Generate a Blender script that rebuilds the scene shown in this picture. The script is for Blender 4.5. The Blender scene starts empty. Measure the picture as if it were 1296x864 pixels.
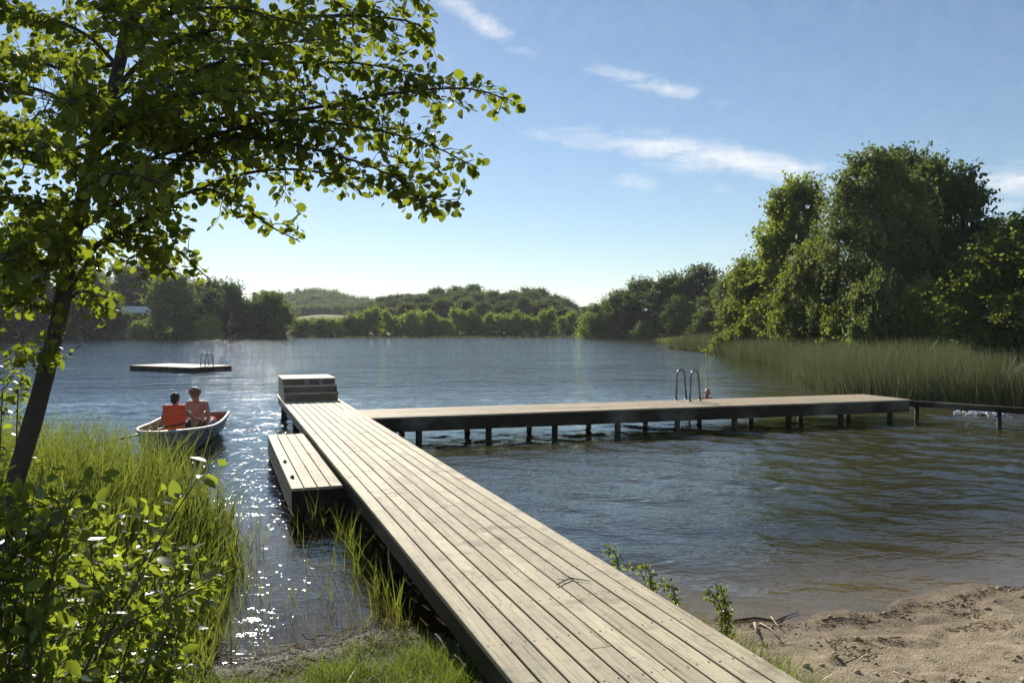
import bpy, math, random
import numpy as np
from mathutils import Vector, Matrix

random.seed(7)
RNG = np.random.default_rng(11)
S = bpy.context.scene
COL = S.collection
rad = math.radians

# ------------------------------------------------------------------ camera
F = 1020.0                       # focal length in photograph pixels (1296 wide)
CAM_H = 2.35
PITCH = math.atan(20.0 / F)
FWD = np.array([0, math.cos(PITCH), -math.sin(PITCH)])
UPV = np.array([0, math.sin(PITCH), math.cos(PITCH)])
CAM = np.array([0, 0, CAM_H])


def ray(px, py):
    return np.array([1, 0, 0]) * ((px - 648) / F) + UPV * ((432 - py) / F) + FWD


def P(px, py, z=0.0):
    """point of the horizontal plane z that the photograph shows at (px, py)"""
    r = ray(px, py)
    return CAM + r * ((z - CAM_H) / r[2])


def D(px, py, y):
    """point at distance y in front of the camera"""
    r = ray(px, py)
    return CAM + r * (y / r[1])


cd = bpy.data.cameras.new('camera')
cam = bpy.data.objects.new('camera', cd)
COL.objects.link(cam)
cam.location = CAM
cam.rotation_euler = (math.pi / 2 - PITCH, 0, 0)
cd.sensor_width = 36
cd.lens = 36 * F / 1296
cd.clip_start = 0.05
cd.clip_end = 8000
S.camera = cam

# ------------------------------------------------------------------ node helpers


class NT:
    def __init__(self, name):
        self.m = bpy.data.materials.new(name)
        self.m.use_nodes = True
        self.t = self.m.node_tree
        self.t.nodes.clear()
        self.out = self.t.nodes.new('ShaderNodeOutputMaterial')

    def n(self, typ, props=None, **ins):
        nd = self.t.nodes.new('ShaderNode' + typ)
        for k, v in (props or {}).items():
            setattr(nd, k, v)
        for k, v in ins.items():
            key = int(k[1:]) if k[0] == 'i' and k[1:].isdigit() else k.replace('_', ' ')
            s = nd.inputs[key]
            if isinstance(v, bpy.types.NodeSocket):
                self.t.links.new(v, s)
            else:
                s.default_value = v
        return nd

    def math(self, op, a, b=0.0, c=0.0):
        return self.n('Math', {'operation': op}, i0=a, i1=b, i2=c).outputs[0]

    def mix(self, f, a, b, blend='MIX'):
        nd = self.t.nodes.new('ShaderNodeMix')
        nd.data_type = 'RGBA'
        nd.blend_type = blend
        for s, v in ((nd.inputs[0], f), (nd.inputs[6], a), (nd.inputs[7], b)):
            if isinstance(v, bpy.types.NodeSocket):
                self.t.links.new(v, s)
            else:
                s.default_value = v if not isinstance(v, tuple) or len(v) == 4 else v + (1,)
        return nd.outputs[2]

    def ramp(self, f, *stops):
        nd = self.t.nodes.new('ShaderNodeValToRGB')
        self.t.links.new(f, nd.inputs[0])
        el = nd.color_ramp.elements
        while len(el) < len(stops):
            el.new(0.5)
        for e, (p, c) in zip(el, stops):
            e.position = p
            e.color = (c, c, c, 1) if isinstance(c, (int, float)) else tuple(c) + (1,)
        return nd.outputs[0]

    def noise(self, vec, scale, detail=3, rough=0.55, w=None, dist=0.0):
        nd = self.n('TexNoise', {'noise_dimensions': '4D' if w is not None else '3D'}, Scale=scale, Detail=detail, Roughness=rough, Distortion=dist)
        if vec is not None:
            self.t.links.new(vec, nd.inputs['Vector'])
        if w is not None:
            if isinstance(w, bpy.types.NodeSocket):
                self.t.links.new(w, nd.inputs['W'])
            else:
                nd.inputs['W'].default_value = w
        return nd.outputs[0]

    def mapping(self, vec, scale=(1, 1, 1), rot=(0, 0, 0)):
        return self.n('Mapping', None, Vector=vec, Scale=scale, Rotation=rot).outputs[0]

    def coord(self, which='Object'):
        return self.n('TexCoord').outputs[which]

    def pos(self):
        return self.n('NewGeometry').outputs['Position']

    def attr(self, name):
        return self.n('Attribute', {'attribute_name': name}).outputs['Fac']

    def bump(self, h, strength=0.5, dist=0.01):
        return self.n('Bump', None, Height=h, Strength=strength, Distance=dist).outputs[0]

    def surf(self, s):
        self.t.links.new(s, self.out.inputs[0])
        return self.m

    def principled(self, **k):
        nd = self.t.nodes.new('ShaderNodeBsdfPrincipled')
        for key, v in k.items():
            s = nd.inputs[key.replace('_', ' ')]
            if isinstance(v, bpy.types.NodeSocket):
                self.t.links.new(v, s)
            else:
                s.default_value = v + (1,) if isinstance(v, tuple) and len(v) == 3 else v
        return nd.outputs[0]


def foliage(name, dark, light, trans, tw=0.45, gloss=0.02, rough=0.5, nscale=0.35):
    """leaf material: each leaf has its own tone (face attribute), stems of leaves share a slow colour drift"""
    t = NT(name)
    dark, light = tuple(x * 1.75 for x in dark), tuple(x * 1.75 for x in light)
    r = t.attr('rnd')
    n = t.noise(t.coord(), nscale, 2)
    oi = t.n('ObjectInfo').outputs['Random']
    f = t.math('ADD', t.math('MULTIPLY', r, 0.6), t.math('MULTIPLY', n, 0.5))
    f = t.math('ADD', f, t.math('MULTIPLY', t.math('SUBTRACT', oi, 0.5), 0.35))
    c = t.ramp(f, (0.15, dark), (0.85, light))
    tc = t.mix(0.45, t.mix(1.0, c, (*trans, 1), 'MULTIPLY'), (*[x * 0.15 for x in trans], 1))
    d = t.n('BsdfDiffuse', None, Color=c).outputs[0]
    tr = t.n('BsdfTranslucent', None, Color=tc).outputs[0]
    a = t.n('MixShader', None, Fac=tw, i1=d, i2=tr).outputs[0]
    g = t.n('BsdfGlossy', None, Color=(0.95, 0.97, 1, 1), Roughness=rough).outputs[0]
    fr = t.n('Fresnel', None, IOR=1.4).outputs[0]
    fr = t.math('MULTIPLY', fr, gloss * 4)
    return t.surf(t.n('MixShader', None, Fac=t.math('MINIMUM', fr, gloss * 1.6), i1=a, i2=g).outputs[0])


def plain(name, col, rough=0.6, metal=0.0, var=0.25, nscale=6, bump=0.0, **k):
    t = NT(name)
    n = t.noise(t.coord(), nscale, 4)
    c = t.mix(n, tuple(x * (1 - var) for x in col), tuple(min(1, x * (1 + var)) for x in col))
    kw = dict(Base_Color=c, Roughness=rough, Metallic=metal, **k)
    if bump:
        kw['Normal'] = t.bump(t.noise(t.coord(), nscale * 6, 4), 0.6, bump)
    return t.surf(t.principled(**kw))


def wood(name, lo, hi, spec=0.2, rough=0.75):
    """weathered boards running along local Y"""
    t = NT(name)
    co = t.coord()
    r = t.attr('rnd')
    w = t.math('MULTIPLY', r, 40.0)
    g1 = t.noise(t.mapping(co, (30, 1.6, 30)), 1.0, 5, 0.6, w, 0.6)
    g2 = t.noise(t.mapping(co, (130, 2.2, 130)), 1.0, 3, 0.6, w)
    blot = t.noise(t.mapping(co, (2.2, 1.1, 2)), 1.0, 4, 0.6, w)
    fine = t.noise(co, 90, 2, 0.6)
    f = t.math('ADD', t.math('MULTIPLY', g1, 0.5), t.math('MULTIPLY', g2, 0.3))
    f = t.math('ADD', f, t.math('MULTIPLY', blot, 0.45))
    f = t.math('ADD', f, t.math('MULTIPLY', t.math('SUBTRACT', r, 0.5), 0.17))
    c = t.ramp(f, (0.36, lo), (0.82, hi))
    crack = t.ramp(g2, (0.33, 0.3), (0.42, 1.0))
    c = t.mix(1.0, c, crack, 'MULTIPLY')
    vo = t.n('TexVoronoi', {'voronoi_dimensions': '4D'}, Vector=t.mapping(co, (9, 2.3, 9)), W=w, Scale=1.0)
    knot = t.ramp(vo.outputs['Distance'], (0.05, 0.42), (0.13, 1.0))
    c = t.mix(0.8, c, knot, 'MULTIPLY')
    st = t.noise(co, 3.2, 5, 0.65)
    spot = t.ramp(st, (0.56, 1.0), (0.68, 0.55))
    c = t.mix(0.85, c, spot, 'MULTIPLY')
    dirt = t.ramp(t.noise(co, 22, 3, 0.7), (0.60, 1.0), (0.70, 0.5))
    c = t.mix(0.8, c, dirt, 'MULTIPLY')
    ln = t.n('TexNoise', {'noise_dimensions': '3D'}, Vector=co, Scale=0.9, Detail=4.0).outputs[0]
    c = t.mix(t.ramp(ln, (0.5, 0.0), (0.72, 0.45)), c, (0.33, 0.31, 0.23, 1))
    h = t.math('ADD', t.math('MULTIPLY', g2, 0.7), t.math('MULTIPLY', g1, 0.6))
    h = t.math('ADD', h, t.math('MULTIPLY', fine, 0.25))
    return t.surf(t.principled(Base_Color=c, Roughness=rough, Normal=t.bump(h, 0.65, 0.006), Specular_IOR_Level=spec))


# ------------------------------------------------------------------ mesh helpers
def fast_mesh(name, verts, faces, rnd=None, smooth=False):
    """verts (n,3), faces (m,k) arrays"""
    verts = np.asarray(verts, np.float32)
    faces = np.asarray(faces, np.int32)
    me = bpy.data.meshes.new(name)
    n, k = faces.shape
    me.vertices.add(len(verts))
    me.vertices.foreach_set('co', verts.ravel())
    me.loops.add(n * k)
    me.loops.foreach_set('vertex_index', faces.ravel())
    me.polygons.add(n)
    me.polygons.foreach_set('loop_start', np.arange(0, n * k, k, dtype=np.int32))
    if smooth:
        me.polygons.foreach_set('use_smooth', np.ones(n, bool))
    me.update(calc_edges=True)
    if rnd is not None:
        a = me.attributes.new('rnd', 'FLOAT', 'FACE')
        a.data.foreach_set('value', np.asarray(rnd, np.float32))
    return me


def link(name, me, mat=None, parent=None):
    o = bpy.data.objects.new(name, me)
    COL.objects.link(o)
    if mat is not None and len(me.materials) == 0:
        for m in (mat if isinstance(mat, (list, tuple)) else [mat]):
            me.materials.append(m)
    if parent is not None:
        o.parent = parent
    return o


def tag(o, label=None, cat=None, group=None, kind=None):
    for k, v in (('label', label), ('category', cat), ('group', group), ('kind', kind)):
        if v:
            o[k] = v
    return o


def empty(name, loc=(0, 0, 0), rz=0.0):
    o = bpy.data.objects.new(name, None)
    o.empty_display_size = 0.2
    COL.objects.link(o)
    o.location = loc
    o.rotation_euler = (0, 0, rz)
    return o


class MB:
    """collects boxes, tubes and lofts; build() links them as one mesh object"""

    def __init__(self):
        self.v, self.f, self.r, self.mi, self.sm = [], [], [], [], []

    def add(self, verts, faces, rnd=None, mi=0, smooth=False):
        b = len(self.v)
        self.v += [tuple(map(float, p)) for p in verts]
        rr = random.random() if rnd is None else rnd
        for f in faces:
            self.f.append(tuple(b + int(i) for i in f))
            self.r.append(rr)
            self.mi.append(mi)
            self.sm.append(smooth)

    def box(self, c, s, rz=0.0, mi=0, ch=0.0, rot=None):
        x, y, z = s[0] / 2, s[1] / 2, s[2] / 2
        if ch:
            cs = [(-x, -z), (x, -z), (x, z - ch), (x - ch, z), (-x + ch, z), (-x, z - ch)]
        else:
            cs = [(-x, -z), (x, -z), (x, z), (-x, z)]
        k = len(cs)
        vs = [(a, -y, b) for a, b in cs] + [(a, y, b) for a, b in cs]
        R = rot or Matrix.Rotation(rz, 3, 'Z')
        vs = [R @ Vector(p) + Vector(c) for p in vs]
        fs = [tuple(range(k)), tuple(range(2 * k - 1, k - 1, -1))]
        fs += [((i + 1) % k, i, k + i, k + (i + 1) % k) for i in range(k)]
        self.add(vs, fs, mi=mi)

    def tube(self, pts, radii, sides=8, mi=0, cap=True, rnd=None):
        pts = [Vector(p) for p in pts]
        if isinstance(radii, (int, float)):
            radii = [radii] * len(pts)
        vs, fs = [], []
        prev = None
        for i, p in enumerate(pts):
            d = (pts[min(i + 1, len(pts) - 1)] - pts[max(i - 1, 0)]).normalized()
            a = prev if prev is not None else (Vector((0, 0, 1)) if abs(d.z) < 0.9 else Vector((1, 0, 0)))
            a = (a - d * a.dot(d)).normalized()
            prev = a
            b = d.cross(a)
            for k in range(sides):
                t = 2 * math.pi * k / sides
                vs.append(p + (a * math.cos(t) + b * math.sin(t)) * radii[i])
        for i in range(len(pts) - 1):
            for k in range(sides):
                k2 = (k + 1) % sides
                fs.append((i * sides + k, i * sides + k2, (i + 1) * sides + k2, (i + 1) * sides + k))
        if cap:
            fs.append(tuple(range(sides - 1, -1, -1)))
            n = (len(pts) - 1) * sides
            fs.append(tuple(range(n, n + sides)))
        self.add(vs, fs, rnd, mi, True)

    def ball(self, c, r, seg=12, rings=8, rot=None, mi=0):
        r = (r, r, r) if isinstance(r, (int, float)) else r
        vs, fs = [(0, 0, 1)], []
        for i in range(1, rings):
            a = math.pi * i / rings
            for k in range(seg):
                t = 2 * math.pi * k / seg
                vs.append((math.sin(a) * math.cos(t), math.sin(a) * math.sin(t), math.cos(a)))
        vs.append((0, 0, -1))
        for k in range(seg):
            fs.append((0, 1 + k, 1 + (k + 1) % seg))
            e = 1 + (rings - 2) * seg
            fs.append((len(vs) - 1, e + (k + 1) % seg, e + k))
        for i in range(rings - 2):
            for k in range(seg):
                k2 = (k + 1) % seg
                fs.append((1 + i * seg + k, 1 + (i + 1) * seg + k, 1 + (i + 1) * seg + k2, 1 + i * seg + k2))
        R = rot or Matrix.Identity(3)
        vs = [R @ Vector((p[0] * r[0], p[1] * r[1], p[2] * r[2])) + Vector(c) for p in vs]
        self.add(vs, fs, None, mi, True)

    def capsule(self, a, b, ra, rb, sides=10):
        a, b = Vector(a), Vector(b)
        self.ball(a, ra, sides, 8)
        self.ball(b, rb, sides, 8)
        self.tube([a, b], [ra, rb], sides)

    def build(self, name, mat, parent=None):
        me = bpy.data.meshes.new(name)
        me.from_pydata(self.v, [], self.f)
        me.polygons.foreach_set('material_index', self.mi)
        me.polygons.foreach_set('use_smooth', self.sm)
        a = me.attributes.new('rnd', 'FLOAT', 'FACE')
        a.data.foreach_set('value', self.r)
        return link(name, me, mat, parent)


def remesh(o, vox, smooth=4):
    m = o.modifiers.new('remesh', 'REMESH')
    m.mode = 'VOXEL'
    m.voxel_size = vox
    m.use_smooth_shade = True
    if smooth:
        s = o.modifiers.new('smooth', 'SMOOTH')
        s.iterations = smooth
        s.factor = 0.5
    return o


# value noise on arrays
_PERM = np.random.default_rng(5).random((256, 256)).astype(np.float32)


def vnoise(x, y):
    xi = np.floor(x).astype(int)
    yi = np.floor(y).astype(int)
    fx, fy = x - xi, y - yi
    fx, fy = fx * fx * (3 - 2 * fx), fy * fy * (3 - 2 * fy)
    a = _PERM[xi & 255, yi & 255]
    b = _PERM[(xi + 1) & 255, yi & 255]
    c = _PERM[xi & 255, (yi + 1) & 255]
    d = _PERM[(xi + 1) & 255, (yi + 1) & 255]
    return (a * (1 - fx) + b * fx) * (1 - fy) + (c * (1 - fx) + d * fx) * fy - 0.5


def fbm(x, y, o=4):
    s, a = 0, 1.0
    for i in range(o):
        s = s + a * vnoise(x * 2 ** i + 17 * i, y * 2 ** i + 31 * i)
        a *= 0.5
    return s


# ------------------------------------------------------------------ terrain
def w2(px, py):
    p = P(px, py)
    return (p[0], p[1])


LAKE = [(-30, 15), (-14, 11), (-8.5, 10.4), (-5.6, 9.9), (-4.2, 9.2), w2(262, 690), w2(238, 740), w2(228, 800),
        w2(246, 850), w2(300, 852), w2(400, 826), w2(470, 802), w2(560, 800), w2(640, 800), w2(780, 795),
        w2(905, 784), w2(1000, 784), w2(1080, 775), w2(1150, 762), w2(1230, 748), w2(1296, 742), (7, 8.3), (11, 10.5), (16, 14), (20.5, 20), (19.5, 26),
        (17.5, 31), (18.5, 38), (20, 46), (21, 58), (21, 75), (21, 95), (24, 112), (25, 135), (17, 152), (14, 164),
        (9, 171), (-10, 172), (-25, 172), (-44, 162), (-60, 152), (-78, 148), (-90, 130), (-92, 100), (-80, 60), (-56, 30)]
LK = np.array(LAKE)


def shore(x, y):
    """distance to the lake's edge, positive on land"""
    x = np.asarray(x, float)
    y = np.asarray(y, float)
    best = np.full(x.shape, 1e9)
    inside = np.zeros(x.shape, bool)
    for i in range(len(LK)):
        x0, y0 = LK[i]
        x1, y1 = LK[(i + 1) % len(LK)]
        dx, dy = x1 - x0, y1 - y0
        t = np.clip(((x - x0) * dx + (y - y0) * dy) / (dx * dx + dy * dy), 0, 1)
        best = np.minimum(best, (x - x0 - t * dx) ** 2 + (y - y0 - t * dy) ** 2)
        c = ((y0 > y) != (y1 > y))
        xs = x0 + (y - y0) * dx / (dy if abs(dy) > 1e-9 else 1e-9)
        inside ^= c & (x < xs)
    d = np.sqrt(best)
    return np.where(inside, -d, d)


HILLS = [(-140, 580, 16.5, 64, 60), (-25, 262, 4.5, 48, 38), (-77, 172, 3.0, 16, 16), (-50, 208, 4.2, 17, 17), (60, 330, 7, 90, 80), (-360, 520, 9, 120, 100)]


def ground_z(x, y, detail=True):
    x = np.asarray(x, float)
    y = np.asarray(y, float)
    d = shore(x, y)
    near = np.clip(1 - np.hypot(x - 1, y - 6) / 14, 0, 1)
    d = d + fbm(x * 1.3, y * 1.3, 3) * 0.35 * near + fbm(x * 0.1, y * 0.1, 2) * 1.5 * (1 - near)
    z = np.where(d > 0, 0.6 * (1 - np.exp(-np.maximum(d, 0) / 5)), -1.9 * (1 - np.exp(np.minimum(d, 0) / 12)))
    lift = np.clip(d / 12, 0, 1)
    for hx, hy, h, sx, sy in HILLS:
        z = z + lift * h * np.exp(-((x - hx) / sx) ** 2 - ((y - hy) / sy) ** 2)
    if detail:
        m = np.clip((d + 0.2) / 0.6, 0, 1) * near
        lump = np.maximum(fbm(x * 2.6 + 3, y * 2.6, 4), -0.1)
        z = z + m * (fbm(x * 6, y * 6, 4) * 0.024 + np.maximum(fbm(x * 13, y * 13, 3), 0) * 0.028 + lump * 0.03 - 0.006)
        # footprints and scrapes
        v = vnoise(x * 4.1 + 9, y * 5.3 + 2)
        z = z - m * 0.026 * np.clip((v - 0.20) * 5, 0, 1)
    return z


def gz(x, y):
    return float(ground_z(np.array([x]), np.array([y]), False)[0])


def graded(a, lo, hi, b, step, g=1.16):
    mid = list(np.arange(lo, hi, step))
    s, v, up = step, mid[-1], []
    while v < b:
        s *= g
        v += s
        up.append(min(v, b))
    s, v, dn = step, lo, []
    while v > a:
        s *= g
        v -= s
        dn.append(max(v, a))
    return np.array(dn[::-1] + mid + up)


def grid(xs, ys):
    X, Y = np.meshgrid(xs, ys)
    ny, nx = X.shape
    i = np.arange(ny * nx).reshape(ny, nx)
    fc = np.stack([i[:-1, :-1], i[:-1, 1:], i[1:, 1:], i[1:, :-1]], -1).reshape(-1, 4)
    return X.ravel(), Y.ravel(), fc


X, Y, FC = grid(graded(-1500, -3.5, 6.5, 1500, 0.04, 1.07), graded(-60, 4.2, 8.2, 2500, 0.04, 1.07))
Z = ground_z(X, Y)
me = fast_mesh('ground', np.stack([X, Y, Z], 1), FC, smooth=True)
sd = shore(X, Y)
sandy = np.clip((X - (0.75 - (Y - 4) * 0.02) - 0.36 * (6.5 - Y) * 0 - 0.2) / 0.3, 0, 1) * (np.hypot(X - 3, Y - 5) < 13)
bed = np.clip(-sd / 0.6, 0, 1)
a = me.attributes.new('sand', 'FLOAT', 'POINT')
a.data.foreach_set('value', sandy.astype(np.float32))
a = me.attributes.new('bed', 'FLOAT', 'POINT')
a.data.foreach_set('value', np.clip(-Z / 0.04, 0, 1).astype(np.float32))
a = me.attributes.new('meadow', 'FLOAT', 'POINT')
a.data.foreach_set('value', np.clip(1.6 - np.hypot((X + 49) / 15, (Y - 200) / 18), 0, 1).astype(np.float32))
a = me.attributes.new('wet', 'FLOAT', 'POINT')
a.data.foreach_set('value', np.clip(1 - (Z - 0.01) / 0.10, 0, 1).astype(np.float32))

t = NT('shore ground')
ps = t.pos()
n1 = t.noise(ps, 9, 5, 0.65)
n2 = t.noise(ps, 70, 3, 0.6)
n3 = t.noise(ps, 1.1, 3)
sand = t.ramp(t.math('ADD', t.math('MULTIPLY', n1, 0.6), t.math('MULTIPLY', n2, 0.4)), (0.32, (0.19, 0.150, 0.090)), (0.68, (0.47, 0.385, 0.260)))
sand = t.mix(t.ramp(t.noise(ps, 16, 4, 0.75), (0.57, 0.0), (0.66, 0.8)), sand, (0.075, 0.055, 0.03, 1))
soil = t.ramp(n1, (0.3, (0.035, 0.03, 0.015)), (0.7, (0.12, 0.095, 0.05)))
far = t.ramp(n3, (0.35, (0.028, 0.042, 0.012)), (0.65, (0.065, 0.075, 0.025)))
meadow = t.ramp(t.noise(ps, 0.35, 3), (0.3, (0.08, 0.078, 0.02)), (0.7, (0.15, 0.12, 0.04)))
far = t.mix(t.attr('meadow'), far, meadow)
dist = t.math('MULTIPLY', t.n('VectorMath', {'operation': 'LENGTH'}, i0=ps).outputs['Value'], 0.01)
soil = t.mix(t.math('MULTIPLY', t.attr('bed'), 0.95), soil, (0.012, 0.009, 0.005, 1))
c = t.mix(t.attr('sand'), soil, sand)
c = t.mix(t.ramp(dist, (0.3, 0.0), (0.6, 1.0)), c, far)
wet = t.attr('wet')
c = t.mix(t.math('MULTIPLY', wet, 0.9), c, (0.44, 0.38, 0.30, 1), 'MULTIPLY')
rg = t.math('SUBTRACT', 0.95, t.math('MULTIPLY', wet, 0.35))
ground_mat = t.surf(t.principled(Base_Color=c, Roughness=rg, Normal=t.bump(t.math('ADD', n1, n2), 0.9, 0.03), Specular_IOR_Level=0.25))
tag(link('ground', me, ground_mat), kind='structure')

# ------------------------------------------------------------------ lake water, waves are real near the camera
WX, WY, WF = grid(graded(-400, -8.5, 14, 200, 0.065, 1.06), graded(3.6, 5, 24, 330, 0.065, 1.045))
wr = np.random.default_rng(3)
wd = -shore(WX, WY)
wz = np.zeros_like(WX)
rr = np.hypot(WX, WY)
for k in range(46):
    lam = math.exp(wr.uniform(math.log(0.26), math.log(1.7)))
    th = rad(72) + wr.normal() * rad(30)
    kx, ky = math.cos(th) * 2 * math.pi / lam, math.sin(th) * 2 * math.pi / lam
    am = 0.0205 * lam / (2 * math.pi) * (1.0 if lam > 0.45 else 1.15)
    fade = np.clip((24 + lam * 5 - np.maximum(WY, WX + 9)) / (lam * 5), 0, 1)
    wz += am * fade * np.sin(kx * WX + ky * WY + wr.uniform(0, 6.28) + 0.5 * np.sin(0.6 * WX - 0.4 * WY + k))
patch = 0.75 + 0.9 * fbm(WX * 0.16, WY * 0.3, 3)
calm = np.clip(wd / 1.8, 0.06, 1)
left = (WX + 0.363 * (WY - 0) < 1.6) & (WY < 17)
inlet = np.where(left, np.clip((WY - 8) / 9, 0.05, 1), 1.0)
wz = wz * np.clip(patch, 0.35, 1.4) * calm * inlet
keep = (ground_z(WX, WY, False) < 0.12)
fk = keep[WF].any(1)
used = np.unique(WF[fk])
remap = np.full(len(WX), -1)
remap[used] = np.arange(len(used))
me = fast_mesh('lake_water', np.stack([WX, WY, wz], 1)[used], remap[WF[fk]], smooth=True)
a = me.attributes.new('depth', 'FLOAT', 'POINT')
a.data.foreach_set('value', np.maximum(0, -ground_z(WX, WY, False))[used].astype(np.float32))
a = me.attributes.new('peat', 'FLOAT', 'POINT')
a.data.foreach_set('value', np.clip((2.2 - (WX + 0.363 * WY)) / 0.8, 0, 1)[used].astype(np.float32))
a = me.attributes.new('open', 'FLOAT', 'POINT')
a.data.foreach_set('value', np.clip((np.maximum(WY, WX + 9) - 22) / 9, 0, 1)[used].astype(np.float32))
a = me.attributes.new('ruffle', 'FLOAT', 'POINT')
a.data.foreach_set('value', (np.maximum(inlet, 0.85) * np.clip(wd / 1.2, 0.25, 1))[used].astype(np.float32))
t = NT('lake water')
ps = t.pos()
m1 = t.mapping(ps, (1.0, 1.75, 1), (0, 0, rad(-16)))
b1 = t.noise(m1, 2.3, 3, 0.6, None, 0.3)
b2 = t.noise(m1, 7.5, 2, 0.55)
b3 = t.noise(m1, 26, 2, 0.5)
big = t.noise(t.mapping(ps, (0.045, 0.13, 1), (0, 0, rad(-8))), 1.0, 3, 0.6)
b0 = t.noise(m1, 1.1, 2, 0.55, None, 0.4)
op_ = t.attr('open')
h = t.math('ADD', t.math('MULTIPLY', b1, 0.030), t.math('MULTIPLY', b2, 0.0100))
h = t.math('ADD', h, t.math('MULTIPLY', b3, 0.0014))
b00 = t.noise(m1, 0.42, 2, 0.5, None, 0.5)
h = t.math('ADD', h, t.math('MULTIPLY', op_, t.math('ADD', t.math('ADD', t.math('MULTIPLY', b0, 0.065), t.math('MULTIPLY', b1, 0.034)), t.math('MULTIPLY', b00, 0.17))))
amp = t.ramp(big, (0.30, 0.55), (0.66, 1.15))
h = t.math('MULTIPLY', t.math('MULTIPLY', h, amp), t.attr('ruffle'))
nr = t.n('Bump', None, Height=h, Strength=1.0, Distance=1.0).outputs[0]
fr = t.n('Fresnel', None, IOR=t.math('ADD', 1.45, t.math('MULTIPLY', op_, 1.7)), Normal=nr).outputs[0]  # reflectance raised on open water to brighten the sky's reflection
bf = t.n('NewGeometry').outputs['Backfacing']          # light coming up out of the water is not totally reflected: rays are not bent here
fr = t.math('ADD', t.math('MULTIPLY', fr, t.math('SUBTRACT', 1.0, bf)), t.math('MULTIPLY', bf, 0.08))
gl = t.n('BsdfGlossy', None, Color=(0.90, 0.96, 1, 1), Roughness=0.02, Normal=nr).outputs[0]  # slight blue put into the reflection colour
mc = t.mix(t.attr('peat'), (0.049, 0.041, 0.0075, 1), (0.008, 0.0075, 0.004, 1))
murk = t.n('BsdfDiffuse', None, Color=mc).outputs[0]
clear = t.n('BsdfTransparent', None, Color=t.mix(t.attr('peat'), (0.86, 0.78, 0.50, 1), (0.55, 0.46, 0.28, 1))).outputs[0]
dp = t.attr('depth')
body = t.n('MixShader', None, Fac=t.ramp(dp, (0.0, 0.0), (0.65, 0.97)), i1=clear, i2=murk).outputs[0]
water_mat = t.surf(t.n('MixShader', None, Fac=fr, i1=body, i2=gl).outputs[0])
tag(link('lake_water', me, water_mat), kind='structure')

# ------------------------------------------------------------------ timber
M_deck = wood('weathered decking', (0.275, 0.232, 0.150), (0.66, 0.575, 0.395))
M_pier = wood('weathered pier decking', (0.24, 0.185, 0.12), (0.56, 0.45, 0.30))
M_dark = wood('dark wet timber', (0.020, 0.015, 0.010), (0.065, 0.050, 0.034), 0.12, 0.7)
M_step = wood('dark brown step boards', (0.105, 0.085, 0.062), (0.27, 0.225, 0.165), 0.2, 0.6)
M_nail = plain('rusty nail heads', (0.05, 0.035, 0.025), 0.6, 0.5)
M_steel = plain('dull steel tube', (0.16, 0.16, 0.16), 0.35, 0.9, 0.15)

AZ = math.atan((278 - 648) / F)                     # the jetty runs away to the left
RZ = -AZ                                            # local +Y is along the jetty, local +X to its right
U = np.array([math.sin(AZ), math.cos(AZ), 0])
NV = np.array([math.cos(AZ), -math.sin(AZ), 0])
ZD = 0.52


def jl(px, py, z):
    p = P(px, py, z)
    return float(p @ NV), float(p @ U)


JL = (jl(350, 500, ZD)[0] + jl(650, 864, ZD)[0] + jl(455, 627, ZD)[0]) / 3
JR = (jl(430, 505, ZD)[0] + jl(1020, 864, ZD)[0]) / 2
print('jetty lateral', JL, JR, 'samples', jl(350, 500, ZD), jl(650, 864, ZD), jl(430, 505, ZD), jl(1020, 864, ZD))


def planks(mb, x0, x1, y0, y1, n, top, th=0.034, gap=0.013, lens=(4.0, 5.6), nails=None, spacing=0.62, offs=0.0):
    w = (x1 - x0) / n
    for i in range(n):
        cx = x0 + w * (i + 0.5)
        y = y0
        ln = random.uniform(1.2, lens[1])
        while y < y1 - 0.05:
            e = min(y1, y + ln)
            if y1 - e < 0.7:
                e = y1
            dz = random.uniform(-0.002, 0.002)
            dx = random.uniform(-0.0018, 0.0018)
            mb.box((cx + dx, (y + e) / 2, top - th / 2 + dz), (w - gap + random.uniform(-0.002, 0.001), e - y - 0.004, th), ch=0.004, rot=Matrix.Rotation(random.uniform(-0.0006, 0.0006), 3, 'Z'))
            y = e
            ln = random.uniform(*lens)
        if nails:
            k = math.ceil(y0 / spacing)
            while k * spacing < min(y1, nails):
                for s in (-1, 1):
                    px_, py_ = cx + s * w * 0.28 + random.uniform(-.006, .006), k * spacing + offs + random.uniform(-0.012, 0.012)
                    hx = [(px_ + 0.0068 * math.cos(q * math.pi / 3), py_ + 0.0068 * math.sin(q * math.pi / 3), top + 0.0028) for q in range(6)]
                    mb.add(hx, [tuple(range(6))], mi=1)
                k += 1


def post(mb, x, y, top, r=0.07, bottom=-1.6, lean=0.0):
    mb.tube([(x, y, bottom), (x + lean, y, top)], [r * 1.05, r], 12)


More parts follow.
